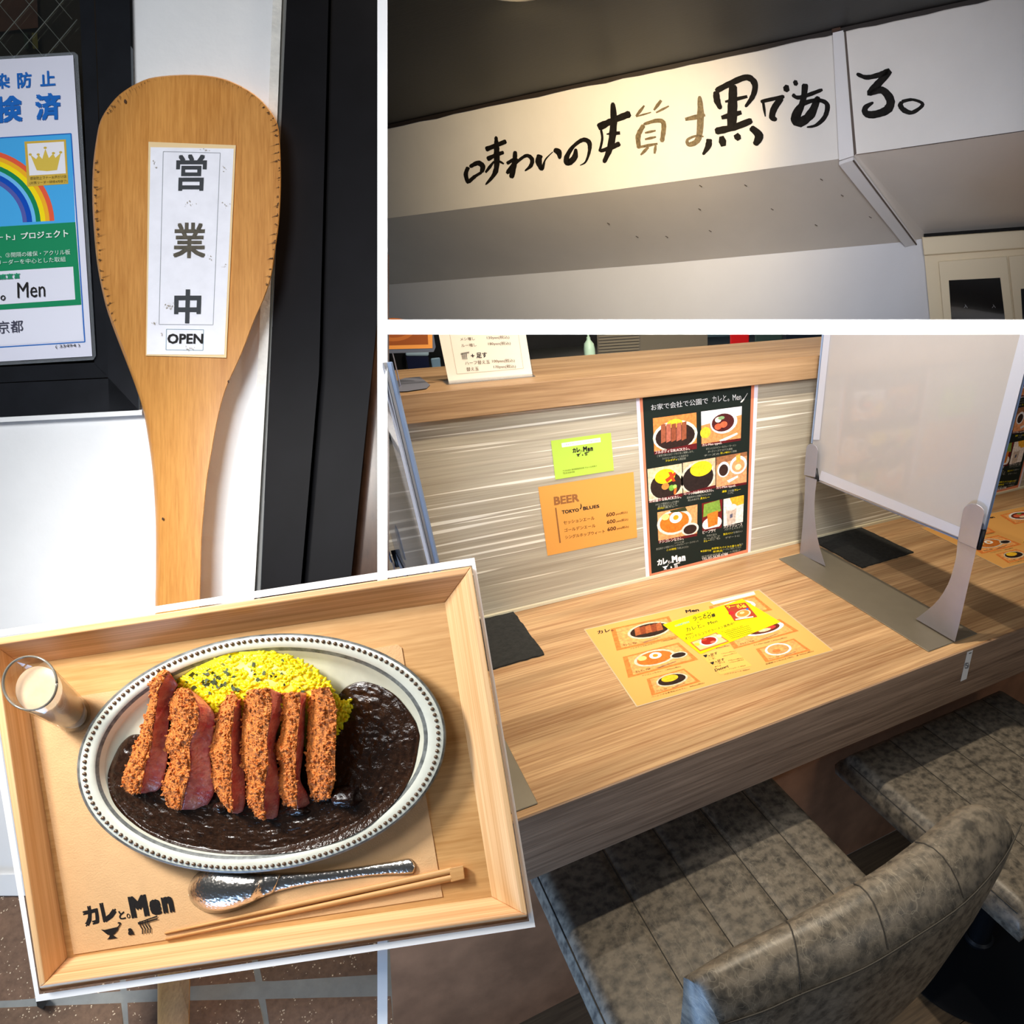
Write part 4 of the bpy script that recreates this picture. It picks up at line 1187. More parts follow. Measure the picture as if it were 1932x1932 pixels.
cut_above(scr2, [((721.5, 1932), (721.5, 0)), ((600, 617), (1932, 617))], (1330, 1300))

# --- table number on the counter front
YF = onY(-.6102)
st = thing('seat_label', YF(1824, 1258), 'small white numbered seat label stuck on the counter front below the screen', 'label')
emit('sheet', *slab(YF, [(1825, 1230), (1836, 1226), (1823.5, 1281), (1812, 1286)], 0, .0005), mat('label_white', (226, 222, 216), .5), st)
f = Flat(onY(-.611), .0001)
f.line((1828, 1233), (1833, 1231.5), 1.3, M_black_ink)
f.text('5', [(1821.5, 1252), (1828, 1250), (1826.5, 1260), (1820, 1262)], ink((100, 100, 104)))
e = ellipse(1824, 1256, 4.2, 5.6, 16); e2 = ellipse(1824, 1256, 3.4, 4.8, 16)
for i in range(16): f.poly([e[i], e[(i + 1) % 16], e2[(i + 1) % 16], e2[i]], ink((110, 110, 114)))
f.build('print', st)

# --- papers on the wall
Y0 = onY(-.0008)
cg = lambda x, y: (980 + x / 7.432, 800 + y / 7.432)
def qg(*p): return [cg(*a) for a in p]
gc = thing('green_card', Y0(1100, 900), 'lime green shop card stuck on the streaked wall above the beer list', 'card')
emit('sheet', *slab(Y0, qg((440, 235), (1282, 122), (1325, 650), (505, 780)), 0, .0006), mat('lime_paper', (172, 200, 74), .5), gc)
f = Flat(Y0, .0008, .00001)
f.poly(qg((590, 268), (1135, 192), (1140, 252), (598, 328)), ink((232, 236, 226)))
f.text('check our instagram', qg((625, 278), (1115, 212), (1118, 242), (628, 310)), ink((120, 126, 110)))
logo(f, qg((740, 330), (1028, 305), (1036, 432), (752, 462)), M_black_ink)
f.text('〒130-0021 東京都墨田区緑 アムール両国1F', qg((606, 646), (1086, 576), (1088, 598), (610, 668)), ink((70, 84, 30)))
f.text('TEL:03-5638-0788', qg((608, 682), (774, 660), (776, 680), (611, 704)), ink((70, 84, 30)))
f.build('print', gc)
bl = thing('beer_list', Y0(1110, 1048), 'orange beer price list stuck on the streaked wall beside the dark food poster', 'sign')
emit('sheet', *slab(Y0, qg((262, 885), (1600, 672), (1652, 1590), (395, 1848)), 0, .0006), mat('beer_paper', (210, 146, 68), .5), bl)
f = Flat(Y0, .0008, .00001)
BR = ink((140, 92, 52)); DK = ink((84, 50, 28))
f.text('BEER', qg((478, 1022), (835, 975), (842, 1085), (488, 1142)), BR, .04)
f.poly(qg((498, 1176), (518, 1173), (582, 1665), (560, 1670)), BR)
f.text('TOKYO', qg((592, 1212), (832, 1180), (838, 1226), (598, 1266)), M_black_ink, .035)
f.text('♪', qg((842, 1118), (874, 1112), (880, 1190), (848, 1198)), M_black_ink, .02)
f.text('BLUES', qg((890, 1160), (1118, 1128), (1124, 1172), (896, 1212)), M_black_ink, .035)
for t, pr, y in (('セッションエール', 0, 1350), ('ゴールデンエール', 1, 1456), ('シングルホップウィート', 2, 1556)):
    x1 = (1052, 1066, 1196)[pr]; x0 = (615, 628, 640)[pr]; yy = (1362, 1466, 1566)[pr]
    k = -.158
    f.text(t, qg((x0, yy), (x1, yy + k * (x1 - x0)), (x1 + 2, yy + k * (x1 - x0) + 50), (x0 + 4, yy + 50)), DK, .012)
    xs = (1216, 1224, 1232)[pr]; ys = (1250, 1350, 1452)[pr]
    f.text('600', qg((xs, ys), (xs + 122, ys - 20), (xs + 124, ys + 34), (xs + 3, ys + 54)), DK, .02)
    f.text('yen(税込)', qg((xs + 132, ys - 4), (xs + 300, ys - 34), (xs + 302, ys + 6), (xs + 134, ys + 38)), DK, .01)
f.build('lettering', bl)

cq = lambda x, y: (1190 + x / 5.084, 720 + y / 5.084)
def qq(*p): return [cq(*a) for a in p]
def make_poster():
    r = thing('food_poster', Y0(1317, 1070), 'tall dark food poster with white and coral borders between beer list and screen', 'poster')
    emit('sheet', *slab(Y0, qq((46, 62), (1228, -80), (1148, 1652), (146, 1896)), 0, .0006), mat('poster_white', (216, 210, 222), .5), r)
    f = Flat(Y0, .0009, .00001)
    f.poly(qq((80, 60), (1190, -72), (1124, 1640), (180, 1872)), ink((206, 124, 92)))
    f.poly(qq((108, 60), (1160, -66), (1108, 1612), (200, 1842)), ink((24, 32, 28)))
    f.build('border_print', r)
    rect = lambda a, b, c, d: qq(a, b, c, d)
    PIC = [(rect((212, 352), (630, 296), (634, 645), (226, 700)), katsu() + [('q', [(0, .92), (1, .84), (1, 1), (0, 1)], (92, 22, 26))]),
           (rect((675, 288), (1066, 236), (1055, 565), (680, 622)), [('q', FULL, (216, 140, 84)), ('q', [(0, 0), (1, 0), (1, .25), (0, .4)], (226, 222, 226)), ('e', .56, .4, .34, .32, (226, 218, 220)), ('e', .54, .4, .28, .26, (76, 30, 30)), ('e', .42, .50, .09, .09, (222, 92, 60)), ('e', .56, .46, .09, .09, (226, 100, 66)), ('e', .42, .3, .08, .08, (226, 226, 200)), ('e', .5, .26, .08, .05, (130, 160, 110)), ('e', .1, .62, .13, .16, (236, 190, 50)), ('q', [(.45, .9), (.9, .75), (.92, .8), (.52, .97)], (236, 230, 226)), ('q', [(0, .93), (1, .93), (1, 1), (0, 1)], (92, 22, 26))]),
           (rect((160, 840), (490, 785), (497, 1100), (176, 1165)), [('q', FULL, (206, 186, 150)), ('e', .52, .54, .52, .46, (206, 196, 170)), ('e', .52, .57, .46, .40, (44, 32, 28)), ('e', .5, .3, .30, .22, (246, 196, 30)), ('q', [(.5, .4), (.8, .22), (.82, .3), (.56, .5)], (214, 60, 30)), ('q', [(.6, .2), (.7, .2), (.8, .5), (.72, .5)], (206, 66, 30)), ('e', .5, .6, .11, .10, (206, 130, 60)), ('e', .68, .68, .08, .09, (110, 160, 60)), ('e', .78, .66, .06, .06, (160, 196, 96)), ('q', [(.76, .72), (.84, .7), (.8, .9), (.74, .88)], (220, 100, 40)), ('q', [(0, .94), (1, .9), (1, 1), (0, 1)], (92, 22, 26))]),
           (rect((500, 780), (812, 728), (812, 1020), (505, 1090)), [('q', FULL, (206, 176, 140)), ('e', .46, .54, .54, .50, (206, 198, 180)), ('e', .46, .56, .48, .44, (40, 30, 28)), ('e', .56, .28, .34, .24, (246, 196, 36)), ('q', [(0, .94), (1, .9), (1, 1), (0, 1)], (92, 22, 26))]),
           (rect((820, 725), (1116, 672), (1110, 985), (820, 1035)), [('q', FULL, (220, 150, 104)), ('q', [(0, 0), (1, 0), (1, .12), (0, .25)], (150, 100, 66)), ('e', .24, .42, .20, .24, (230, 226, 226)), ('e', .24, .44, .15, .18, (52, 34, 28)), ('e', .72, .36, .28, .28, (232, 228, 226)), ('e', .72, .38, .21, .2, (214, 150, 100)), ('e', .72, .42, .10, .09, (240, 214, 170)), ('q', [(.64, .06), (.78, .02), (.8, .26), (.66, .28)], (222, 160, 70)), ('q', [(.35, .78), (.7, .68), (.72, .74), (.42, .86)], (236, 230, 226)), ('q', [(0, .93), (1, .93), (1, 1), (0, 1)], (92, 22, 26))]),
           (rect((255, 1255), (640, 1178), (636, 1480), (266, 1550)), [('q', FULL, (214, 150, 96)), ('e', .42, .42, .44, .40, (216, 210, 196)), ('e', .42, .42, .37, .33, (204, 112, 36)), ('e', .46, .28, .16, .18, (250, 248, 240)), ('e', .46, .28, .07, .08, (240, 150, 30)), ('e', .2, .2, .10, .10, (240, 206, 120)), ('q', [(.3, .02), (.7, 0), (.75, .14), (.35, .1)], (56, 60, 34)), ('e', .82, .74, .22, .2, (216, 206, 196)), ('e', .82, .75, .17, .15, (48, 32, 26)), ('q', [(0, .92), (1, .92), (1, 1), (0, 1)], (92, 22, 26))]),
           (rect((682, 1168), (880, 1128), (872, 1400), (688, 1440)), [('q', FULL, (104, 26, 26)), ('q', [(.1, .05), (.85, 0), (.95, .4), (.05, .5)], (120, 150, 60)), ('e', .5, .78, .5, .24, (226, 220, 214)), ('q', [(.25, .42), (.8, .36), (.78, .85), (.3, .9)], (196, 116, 40)), ('q', [(0, .94), (1, .94), (1, 1), (0, 1)], (92, 22, 26))]),
           (rect((890, 1128), (1086, 1088), (1076, 1345), (890, 1388)), [('q', FULL, (226, 214, 206)), ('q', [(.3, 0), (1, 0), (1, .32), (.5, .36)], (236, 170, 50)), ('q', [(.12, .38), (.66, .32), (.6, .95), (.2, 1)], (196, 176, 160)), ('e', .39, .36, .27, .12, (226, 214, 206)), ('q', [(.32, .62), (.46, .6), (.46, .74), (.33, .76)], (90, 90, 110))])]
    for q, it in PIC:
        p = Flat(Y0, .0011, .00001); food(p, q, it); p.build('picture', r)
    f = Flat(Y0, .0013, .00001)
    CH = ink((206, 206, 204)); YL = ink((232, 214, 20)); WT = ink((226, 214, 206)); GR = ink((150, 152, 140))
    f.text('お家で会社で公園で', qq((192, 222), (740, 152), (742, 212), (198, 278)), CH, .006)
    f.text('カレと。Men', qq((782, 142), (1056, 108), (1060, 178), (786, 200)), CH, .004)
    f.line(cq(1120, 112), cq(1086, 168), .8, CH); f.poly(qq((1084, 160), (1090, 172), (1068, 198), (1052, 202), (1056, 190)), CH)
    def cap(t, x0, x1, y, k, h, m, w=.015): f.text(t, qq((x0, y), (x1, y + k * (x1 - x0)), (x1, y + h + k * (x1 - x0)), (x0, y + h)), m, w)
    cap('フルボディなBLACKカレ。', 234, 566, 662, -.12, 34, WT)
    cap('カレMen type2.', 686, 876, 598, -.13, 30, WT)
    cap('野菜盛りなBLACKカレ。', 178, 484, 1128, -.14, 34, WT)
    cap('ベーシックな黒毛BLACKカレ。', 510, 796, 1066, -.15, 30, WT)
    cap('カレMen type0.', 822, 1008, 1006, -.12, 28, WT)
    cap('ナシゴレンなカレ。', 272, 508, 1522, -.16, 32, WT)
    cap('ビーフライ', 690, 816, 1432, -.18, 30, WT)
    cap('バナナジュース', 894, 1070, 1382, -.17, 28, WT)
    rows = [('ご自宅で新たなビーフカツをご提案します。', 252, 604, 704, -.13, GR), ('スパイシーなカレーに赤身牛の', 302, 552, 730, -.13, GR), ('フルボディ', 334, 446, 750, -.13, YL), ('な満足感', 450, 528, 736, -.13, GR),
            ('ガツンとスパイシーなカレーラーメン', 722, 1012, 636, -.13, GR), ('ダークソースでつけても美味', 740, 976, 664, -.13, GR), ('チーズの', 704, 850, 700, -.13, GR), ('新しい味わい', 862, 956, 676, -.13, YL), ('に挑戦', 960, 1016, 662, -.13, GR),
            ('スタミナ野菜をたっぷり乗せ', 236, 462, 1172, -.15, GR), ('彩り豊かにどうぞ', 262, 444, 1190, -.15, GR), ('まかない', 258, 326, 1208, -.15, YL), ('風カレー', 330, 452, 1198, -.15, GR), ('国産和牛と特製スパイスの', 540, 770, 1104, -.16, GR), ('煮込みあげた', 548, 660, 1130, -.16, GR), ('黒カレー', 668, 756, 1112, -.16, YL),
            ('濃厚', 876, 920, 1046, -.13, YL), ('つけ麺', 930, 990, 1040, -.13, GR), ('カレー', 994, 1054, 1030, -.13, YL), ('リッチに', 930, 985, 1062, -.13, GR),
            ('スパイシーな一皿目', 420, 510, 1538, -.15, GR), ('目玉焼きと特製エスニックのカレーソースのセット', 246, 650, 1598, -.2, GR), ('この相性', 344, 438, 1606, -.16, YL), ('でお楽しみください', 442, 556, 1590, -.16, GR),
            ('牛肉の旨み', 728, 826, 1470, -.18, GR), ('たっぷりで', 700, 856, 1500, -.18, GR), ('カレー', 700, 760, 1522, -.18, YL), ('にも', 766, 858, 1506, -.18, GR), ('バナナとミルクで', 900, 1076, 1412, -.18, GR), ('贅沢バナナ', 888, 980, 1456, -.17, YL), ('な味わい', 984, 1072, 1438, -.17, GR), ('デザートに', 908, 1046, 1490, -.18, GR),
            ('★店頭では', 668, 772, 1618, -.1, YL), ('自家製スパイスの量り売り', 778, 1062, 1592, -.12, YL), ('あり', 1040, 1076, 1552, -.12, GR), ('新商品', 790, 880, 1622, -.14, YL), ('ソースもご用意しています', 884, 1060, 1602, -.14, GR), ('東京都墨田区緑 アムール両国1F', 680, 1050, 1672, -.18, GR)]
    for t, x0, x1, y, k, m in rows: cap(t, x0, x1, y, k, 20, m, .0)
    f.text('TEL:03-5638-0788', qq((682, 1694), (932, 1640), (932, 1664), (684, 1716)), WT, .015)
    logo(f, qq((250, 1700), (522, 1650), (530, 1770), (262, 1812)), ink((232, 232, 232)))
    f.build('lettering', r)
    return r
po1 = make_poster()
po2 = relabel(copy_tree(po1, Matrix.Translation((1.05, 0, 0))), 'tall dark food poster half hidden behind the right edge of the white screen')
for i_ in (po1, po2): tag(i_, group='food posters on the streaked wall')

# --- on the raised shelf
ZS = .463
YM = onY(.058)
ca = lambda x, y: (730 + x / 3.864, 620 + y / 3.864)
def qa(*p): return [ca(*a) for a in p]
ms = thing('menu_stand', Vector((-.25, .06, ZS)), 'clear acrylic stand with a white topping price sheet on the raised shelf', 'menu stand')
emit('holder', *slab(YM, qa((362, -12), (452, 402), (1070, 355), (1012, -12)), -.003, .0), M_clear, ms)
emit('foot', *box(-.345, -.180, .03, .064, ZS + .0004, ZS + .0022), M_clear, ms)
emit('sheet', *slab(YM, qa((366, -12), (450, 390), (1062, 344), (1004, -12)), .0003, .0009), mat('cream_menu_paper', (238, 226, 208), .4), ms)
f = Flat(YM, .0012, .00002)
f.frame(qa((448, -12), (510, 332), (995, 290), (950, -12)), .9, ink((196, 180, 158)))
MB = ink((100, 84, 66))
for t, x0, x1, y, k, h, m in (('トッピング', 520, 640, 24, -.05, 20, MB), ('メシ増し', 532, 638, 66, -.06, 24, MB), ('130yen(税込)', 726, 890, 54, -.03, 28, MB), ('ルー増し', 540, 650, 112, -.06, 24, MB), ('180yen(税込)', 736, 900, 98, -.03, 28, MB), ('+', 610, 636, 184, 0, 26, M_black_ink), ('足す', 650, 728, 176, -.06, 40, M_black_ink), ('ハーフ替え玉', 568, 748, 238, -.06, 28, MB), ('100yen(税込)', 766, 930, 224, -.03, 28, MB), ('替え玉', 578, 668, 282, -.05, 28, MB), ('170yen(税込)', 776, 938, 266, -.03, 28, MB)):
    f.text(t, qa((x0, y), (x1, y + k * (x1 - x0)), (x1 + 4, y + h + k * (x1 - x0)), (x0 + 4, y + h)), m, .02 if m is M_black_ink else .008)
for i in range(5): f.line(ca(548 + i * 8, 182), ca(552 + i * 8, 224), .8, M_black_ink)
f.line(ca(538, 182), ca(600, 170), 1, M_black_ink); f.line(ca(538, 188), ca(600, 178), .8, M_black_ink)
f.build('lettering', ms)
pcs = thing('photo_stand', Vector((-.41, .07, ZS)), 'orange food photo on a thin rod stand at the left end of the shelf', 'photo stand')
ZSm = onZ(ZS)
emit('base_plate', *slab(ZSm, [(722, 733), (731, 724), (764, 713), (792, 710.6), (811.5, 726), (805, 732.6), (769, 738), (733, 739.5)], .0004, .002), M_steel, pcs)
YR = onY(.046)
emit('rod', *tube([YR(757, 734), YR(744, 680), YR(736, 648), YR(736, 625)], .0011, 6), M_steel, pcs, smooth=True)
emit('laminate', *slab(YR, [(690, 612), (815, 612), (822, 655), (818, 664), (690, 668)], .001, .002), mat('dark_laminate', (92, 98, 112), .2), pcs)
f = Flat(YR, .0024, .00002)
f.poly([(690, 612), (815.5, 612), (816, 657), (690, 660)], ink((222, 146, 70))); f.poly([(690, 612), (806, 612), (808, 650), (690, 653)], ink((142, 74, 32)))
f.poly(ellipse(742, 622, 40, 22, 24), ink((176, 100, 44))); f.poly(ellipse(742, 620, 32, 17, 24), ink((150, 78, 36)))
f.build('picture', pcs)

# --- kitchen behind the shelf
YK = onY(1.2)
struct('wall_kitchen', *slab(YK, [(500, 617), (2100, 617), (2100, 1100), (500, 1100)], -.03, 0), mat('dark_kitchen', (18, 20, 24), .6, vary=.6, vscale=5))
KZ = .345
def kit(name, poly, y, m, label, cat, th=.06, rnd=0, stand=True):
    mp = onY(y)
    V, Fc = slab(mp, poly, -th, 0)
    if stand:       # stands on the kitchen worktop, out of sight behind the shelf
        zs = sorted(v.z for v in V); zm = (zs[0] + zs[-1]) / 2
        for v in V:
            if v.z < zm: v.z = KZ + .0005
    o = emit(name, V, Fc, m)
    if rnd: bevel(o, rnd)
    return tag(o, label, cat)
tag(emit('kitchen_counter', *join(box(-.7, 2.4, .26, 1.19, KZ - .03, KZ), box(-.7, 2.4, .30, .34, -.72, KZ - .03)), mat('steel_worktop', (70, 76, 82), .4, metal=.6)), 'dim steel kitchen worktop behind the raised shelf', 'worktop')
kit('storage_box', [(766, 672.3), (808, 672.3), (806, 700), (769, 702)], .5, mat('navy_plastic', (16, 24, 56), .35), 'small navy storage box with white lid seen behind the shelf', 'box', .08)
o = kit('box_lid', [(765, 660), (809, 660), (809, 672), (765, 672)], .5 - .002, mat('white_lid', (170, 196, 214), .4), 'pale blue white lid on the navy storage box', 'lid', .08, .004, False)
kit('steel_cup', [(736, 668), (764, 668), (760, 702), (740, 702)], .52, M_steel_dark, 'dark metal cup left of the navy box', 'cup', .05)
kit('glass_jar', [(812, 676), (830, 674), (828, 700), (814, 700)], .5, mat('jar_grey', (120, 150, 176), .2), 'blue grey jar right of the navy box', 'jar', .05, .003)
# squeeze bottle, lathed
c0 = onY(.5)(1113, 672); w = (onY(.5)(1123, 660) - onY(.5)(1103, 660)).length / 2
c0.z = KZ; hb = onY(.5)(1113, 622).z - KZ
prof = [(.9, .004), (1, .03), (1, .66), (.85, .76), (.4, .82), (.34, .84), (.34, .87), (.2, .88), (.12, .98)]
loops = [[c0 + Vector((math.cos(2 * math.pi * i / 16) * w * r, math.sin(2 * math.pi * i / 16) * w * r, hb * z)) for i in range(16)] for r, z in prof]
tag(emit('squeeze_bottle', *loft(loops), mat('pale_green_bottle', (196, 226, 196), .35), smooth=True, sharp=40), 'pale green white squeeze bottle standing behind the shelf', 'bottle')
sb = thing('shutter_cabinet', onY(.66)(1200, 700), 'beige grey cabinet with ribbed front behind the shelf', 'cabinet')
V, Fc = slab(onY(.66), [(1126, 618), (1335, 618), (1335, 690), (1128, 690)], -.1, 0)
for v in V:
    if v.z < .42: v.z = KZ + .0005
emit('body', V, Fc, mat('beige_cabinet', (118, 110, 94), .5), sb)
for i in range(9):
    v = 622 + i * 5.6
    emit('slat', *slab(onY(.657), [(1130, v), (1206, v - 5), (1206, v - 1.6), (1130, v + 3.4)], 0, .003), mat('beige_slat', (136, 126, 106), .5), sb)
kit('steel_rail', [(1170, 618), (1560, 618), (1560, 628), (1240, 640), (1170, 632)], 1.168, mat('steel_rail', (150, 176, 180), .3, metal=.5), 'pale steel rail fixed to the kitchen wall above the shelf', 'rail', .0305, 0, False)
kit('red_tub', [(1377, 620), (1414, 618), (1413, 640), (1379, 644)], .45, mat('red_plastic', (186, 24, 26), .35), 'small red tub behind the shelf', 'tub', .05, .004)
kit('dark_pan', [(1424, 622), (1476, 620), (1482, 638), (1462, 644), (1424, 646)], .46, mat('pan_dark', (44, 60, 56), .35), 'dark greenish pan behind the shelf near the screen', 'pan', .05, .006)
kit('dark_tin', [(1484, 618), (1553, 618), (1553, 632), (1484, 640)], .5, mat('blue_black', (22, 30, 40), .4), 'blue black tin behind the shelf end', 'tin', .03)

# --- stools
M_leather = mat('distressed_leather', (92, 86, 76), .42, spec=.45)
def dress_leather(m):
    nt = m.node_tree; b = nt.nodes['Principled BSDF']; tc = nd(nt, 'ShaderNodeTexCoord')
    n = nd(nt, 'ShaderNodeTexNoise', Scale=62.0, Detail=4.0, Roughness=.55); nt.links.new(tc.outputs['Object'], n.inputs['Vector'])
    r = nd(nt, 'ShaderNodeValToRGB'); r.color_ramp.elements[0].position = .34; r.color_ramp.elements[1].position = .60
    r.color_ramp.elements[0].color = lin((68, 64, 58)) + (1,); r.color_ramp.elements[1].color = lin((120, 111, 98)) + (1,)
    nt.links.new(n.outputs['Fac'], r.inputs[0])
    acc_ = None
    for sc, rot in ((60, .4), (85, 1.7), (50, 2.6)):      # pale scratches and creases
        mp = nd(nt, 'ShaderNodeMapping'); mp.inputs['Rotation'].default_value = (.3, .2, rot); mp.inputs['Scale'].default_value = (1, .22, 1)
        d = nd(nt, 'ShaderNodeTexNoise', Scale=sc * .5, Detail=2.0); nt.links.new(tc.outputs['Object'], mp.inputs[0]); nt.links.new(mp.outputs[0], d.inputs['Vector'])
        v = nd(nt, 'ShaderNodeTexVoronoi', Scale=float(sc)); v.feature = 'DISTANCE_TO_EDGE'
        ad = nd(nt, 'ShaderNodeVectorMath', _operation='ADD'); sc_ = nd(nt, 'ShaderNodeVectorMath', _operation='SCALE'); sc_.inputs['Scale'].default_value = .06
        nt.links.new(d.outputs['Color'], sc_.inputs[0]); nt.links.new(mp.outputs[0], ad.inputs[0]); nt.links.new(sc_.outputs[0], ad.inputs[1]); nt.links.new(ad.outputs[0], v.inputs['Vector'])
        lt = nd(nt, 'ShaderNodeMapRange'); lt.inputs['From Min'].default_value = .022; lt.inputs['From Max'].default_value = .0; nt.links.new(v.outputs['Distance'], lt.inputs['Value'])
        n5 = nd(nt, 'ShaderNodeTexNoise', Scale=9.0); nt.links.new(mp.outputs[0], n5.inputs['Vector'])
        gt = nd(nt, 'ShaderNodeMapRange'); gt.inputs['From Min'].default_value = .48; gt.inputs['From Max'].default_value = .62; nt.links.new(n5.outputs['Fac'], gt.inputs['Value'])
        mu = nd(nt, 'ShaderNodeMath', _operation='MULTIPLY'); nt.links.new(lt.outputs[0], mu.inputs[0]); nt.links.new(gt.outputs[0], mu.inputs[1])
        if acc_ is None: acc_ = mu.outputs[0]
        else:
            mxm = nd(nt, 'ShaderNodeMath', _operation='MAXIMUM'); nt.links.new(acc_, mxm.inputs[0]); nt.links.new(mu.outputs[0], mxm.inputs[1]); acc_ = mxm.outputs[0]
    hf = nd(nt, 'ShaderNodeMath', _operation='MULTIPLY'); hf.inputs[1].default_value = .3; nt.links.new(acc_, hf.inputs[0])
    mx = nd(nt, 'ShaderNodeMix', _data_type='RGBA'); nt.links.new(hf.outputs[0], mx.inputs[0]); nt.links.new(r.outputs[0], mx.inputs[6]); mx.inputs[7].default_value = lin((190, 180, 160)) + (1,)
    nt.links.new(mx.outputs[2], b.inputs['Base Color'])
    n6 = nd(nt, 'ShaderNodeTexNoise', Scale=220.0, Detail=3.0); nt.links.new(tc.outputs['Object'], n6.inputs['Vector'])
    bp = nd(nt, 'ShaderNodeBump', Strength=.18, Distance=.001); nt.links.new(n6.outputs['Fac'], bp.inputs['Height']); nt.links.new(bp.outputs[0], b.inputs['Normal'])
dress_leather(M_leather)
M_seam = mat('seam_thread', (58, 54, 48), .7)
def make_stool():
    r = thing('counter_stool', Vector((-.2, -.68, -.7195)), 'grey brown distressed leather stool with a curved back, tucked under the counter', 'stool')
    x0, x1, y0, y1, zt, th = -.455, .062, -.93, -.45, -.25, .075
    nx, ny = 60, 40
    seams = [-.33, -.228, -.124, -.026]
    def top(x, y):
        d = min(x - x0, x1 - x, y - y0, y1 - y)
        z = zt - .022 * max(0, 1 - d / .022) ** 2
        for s in seams: z -= .0022 * math.exp(-((x - s) / .0045) ** 2)
        return z
    loops = []
    xs = sorted(set([x0 + (x1 - x0) * i / nx for i in range(nx + 1)] + seams)); ys = [y0 + (y1 - y0) * i / ny for i in range(ny + 1)]
    V = []; Fc = []
    for yy in ys:
        for xx in xs: V.append(Vector((xx, yy, top(xx, yy))))
    n = len(xs)
    for j in range(ny):
        for i in range(n - 1): Fc.append((j * n + i, j * n + i + 1, (j + 1) * n + i + 1, (j + 1) * n + i))
    border = [i for i in range(n)] + [j * n + n - 1 for j in range(1, ny + 1)] + [ny * n + i for i in range(n - 2, -1, -1)] + [j * n for j in range(ny - 1, 0, -1)]
    prev = border
    cx_, cy_ = (x0 + x1) / 2, (y0 + y1) / 2
    for k, (off, z) in enumerate(((.006, zt - .036), (.004, zt - .06), (-.01, zt - th), (-.2, zt - th))):
        cur = []
        for b in border:
            p = V[b]; sx = (p.x - cx_) / (x1 - x0) * 2; sy = (p.y - cy_) / (y1 - y0) * 2
            cur.append(len(V)); V.append(Vector((p.x + off * sx, p.y + off * sy, z)))
        m_ = len(border)
        for i in range(m_): Fc.append((prev[i], prev[(i + 1) % m_], cur[(i + 1) % m_], cur[i]))
        prev = cur
    emit('seat', V, Fc, M_leather, r, smooth=True)
    for s in seams:
        p = [Vector((s, y0 + .02 + (y1 - y0 - .04) * i / 12, zt - .0016)) for i in range(13)]
        emit('seam', *tube(p, .0009, 5), M_seam, r)
    ring = [Vector((x, y, zt - .014)) for x, y in ((x0 + .004, y1 - .03), (x0 + .004, y0 + .02))]
    emit('seam', *tube(ring, .0011, 5), M_seam, r)
    # curved back
    inn = [(1289.5, 1844), (1381, 1788), (1482, 1738), (1565, 1692), (1651, 1642), (1723.6, 1589), (1796, 1531), (1836, 1503)]
    out = [(1357, 1932), (1440, 1905), (1511, 1873), (1627, 1825), (1723.6, 1767), (1820, 1700), (1892, 1618), (1926, 1550)]
    Zi, Zo = onZ(.055), onZ(.030)
    A = [Zi(*q) for q in smooth_poly(inn, False, 4)]; B = [Zo(*q) for q in smooth_poly(out, False, 4)]
    N = len(A); loops = []
    for i in range(N):
        a, b = A[i], B[i]; t = i / (N - 1)
        wd = (b - a); wd.z = 0; c = a.lerp(b, .5)
        e = 1 - max(0, 1 - min(t, 1 - t) / .035) ** 2 * .35; dz = -.03 * max(0, (t - .86) / .14) ** 2      # ends round off
        apex = .026 * e
        low = lerp(-.24, -.27, t)
        sec = [Vector((a.x, a.y + .03, low)), Vector((a.x, a.y + .014, -.08)), Vector((a.x, a.y + .002, .02)), a]
        for k in range(1, 6):
            g = k / 6; p = a.lerp(b, g); p = p + Vector((0, 0, apex * math.sin(math.pi * g) ** .8)); sec.append(p)
        sec = sec[:3] + [p + Vector((0, 0, dz)) for p in sec[3:]] + [b + Vector((0, 0, dz)), Vector((b.x, b.y - .001, -.02)), Vector((b.x - .01 * t, b.y + .004, -.10)), Vector((b.x - .045 * t ** 3, b.y + .012, -.18)), Vector((b.x - .14 * t ** 4, b.y + .03, -.262))]
        loops.append(sec)
    V, Fc = loft(loops)
    emit('backrest', V, Fc, M_leather, r, smooth=True, sharp=60)
    emit('seam', *tube([p + Vector((0, -.0015, -.001)) for p in B], .0012, 5), M_seam, r)
    for i in (8, 14, 20):
        a, b = A[i], B[i]
        emit('seam', *tube([a.lerp(b, g) + Vector((0, 0, .026 * math.sin(math.pi * g) ** .8 + .0002)) for g in (0.02, .17, .33, .5, .67, .83, .98)], .0009, 5), M_seam, r)
    # post, collar and round foot
    px_, py_ = -.215, -.75
    def cyl(prof, n=32): return loft([[Vector((px_ + ra * math.cos(2 * math.pi * i / n), py_ + ra * math.sin(2 * math.pi * i / n), z)) for i in range(n)] for ra, z in prof])
    emit('post', *cyl([(.026, -.70), (.026, -.50), (.030, -.495), (.030, -.326)]), M_steel_dark, r, smooth=True, sharp=40)
    emit('collar', *cyl([(.034, -.709), (.034, -.702), (.028, -.696)]), M_steel_dark, r, smooth=True, sharp=40)
    emit('foot_disc', *cyl([(.215, -.7195), (.217, -.714), (.205, -.711), (.04, -.709)], 48), M_steel_dark, r, smooth=True, sharp=40)
    return r
st1 = make_stool()
st2 = copy_tree(st1, Matrix.Translation((.678, -.065, 0)))
relabel(st1, 'grey brown leather stool nearest the viewer, its curved back in the lower right')
relabel(st2, 'grey brown leather stool further right, only its seat and black post showing')
for i_ in (st1, st2): tag(i_, group='leather stools along the counter')

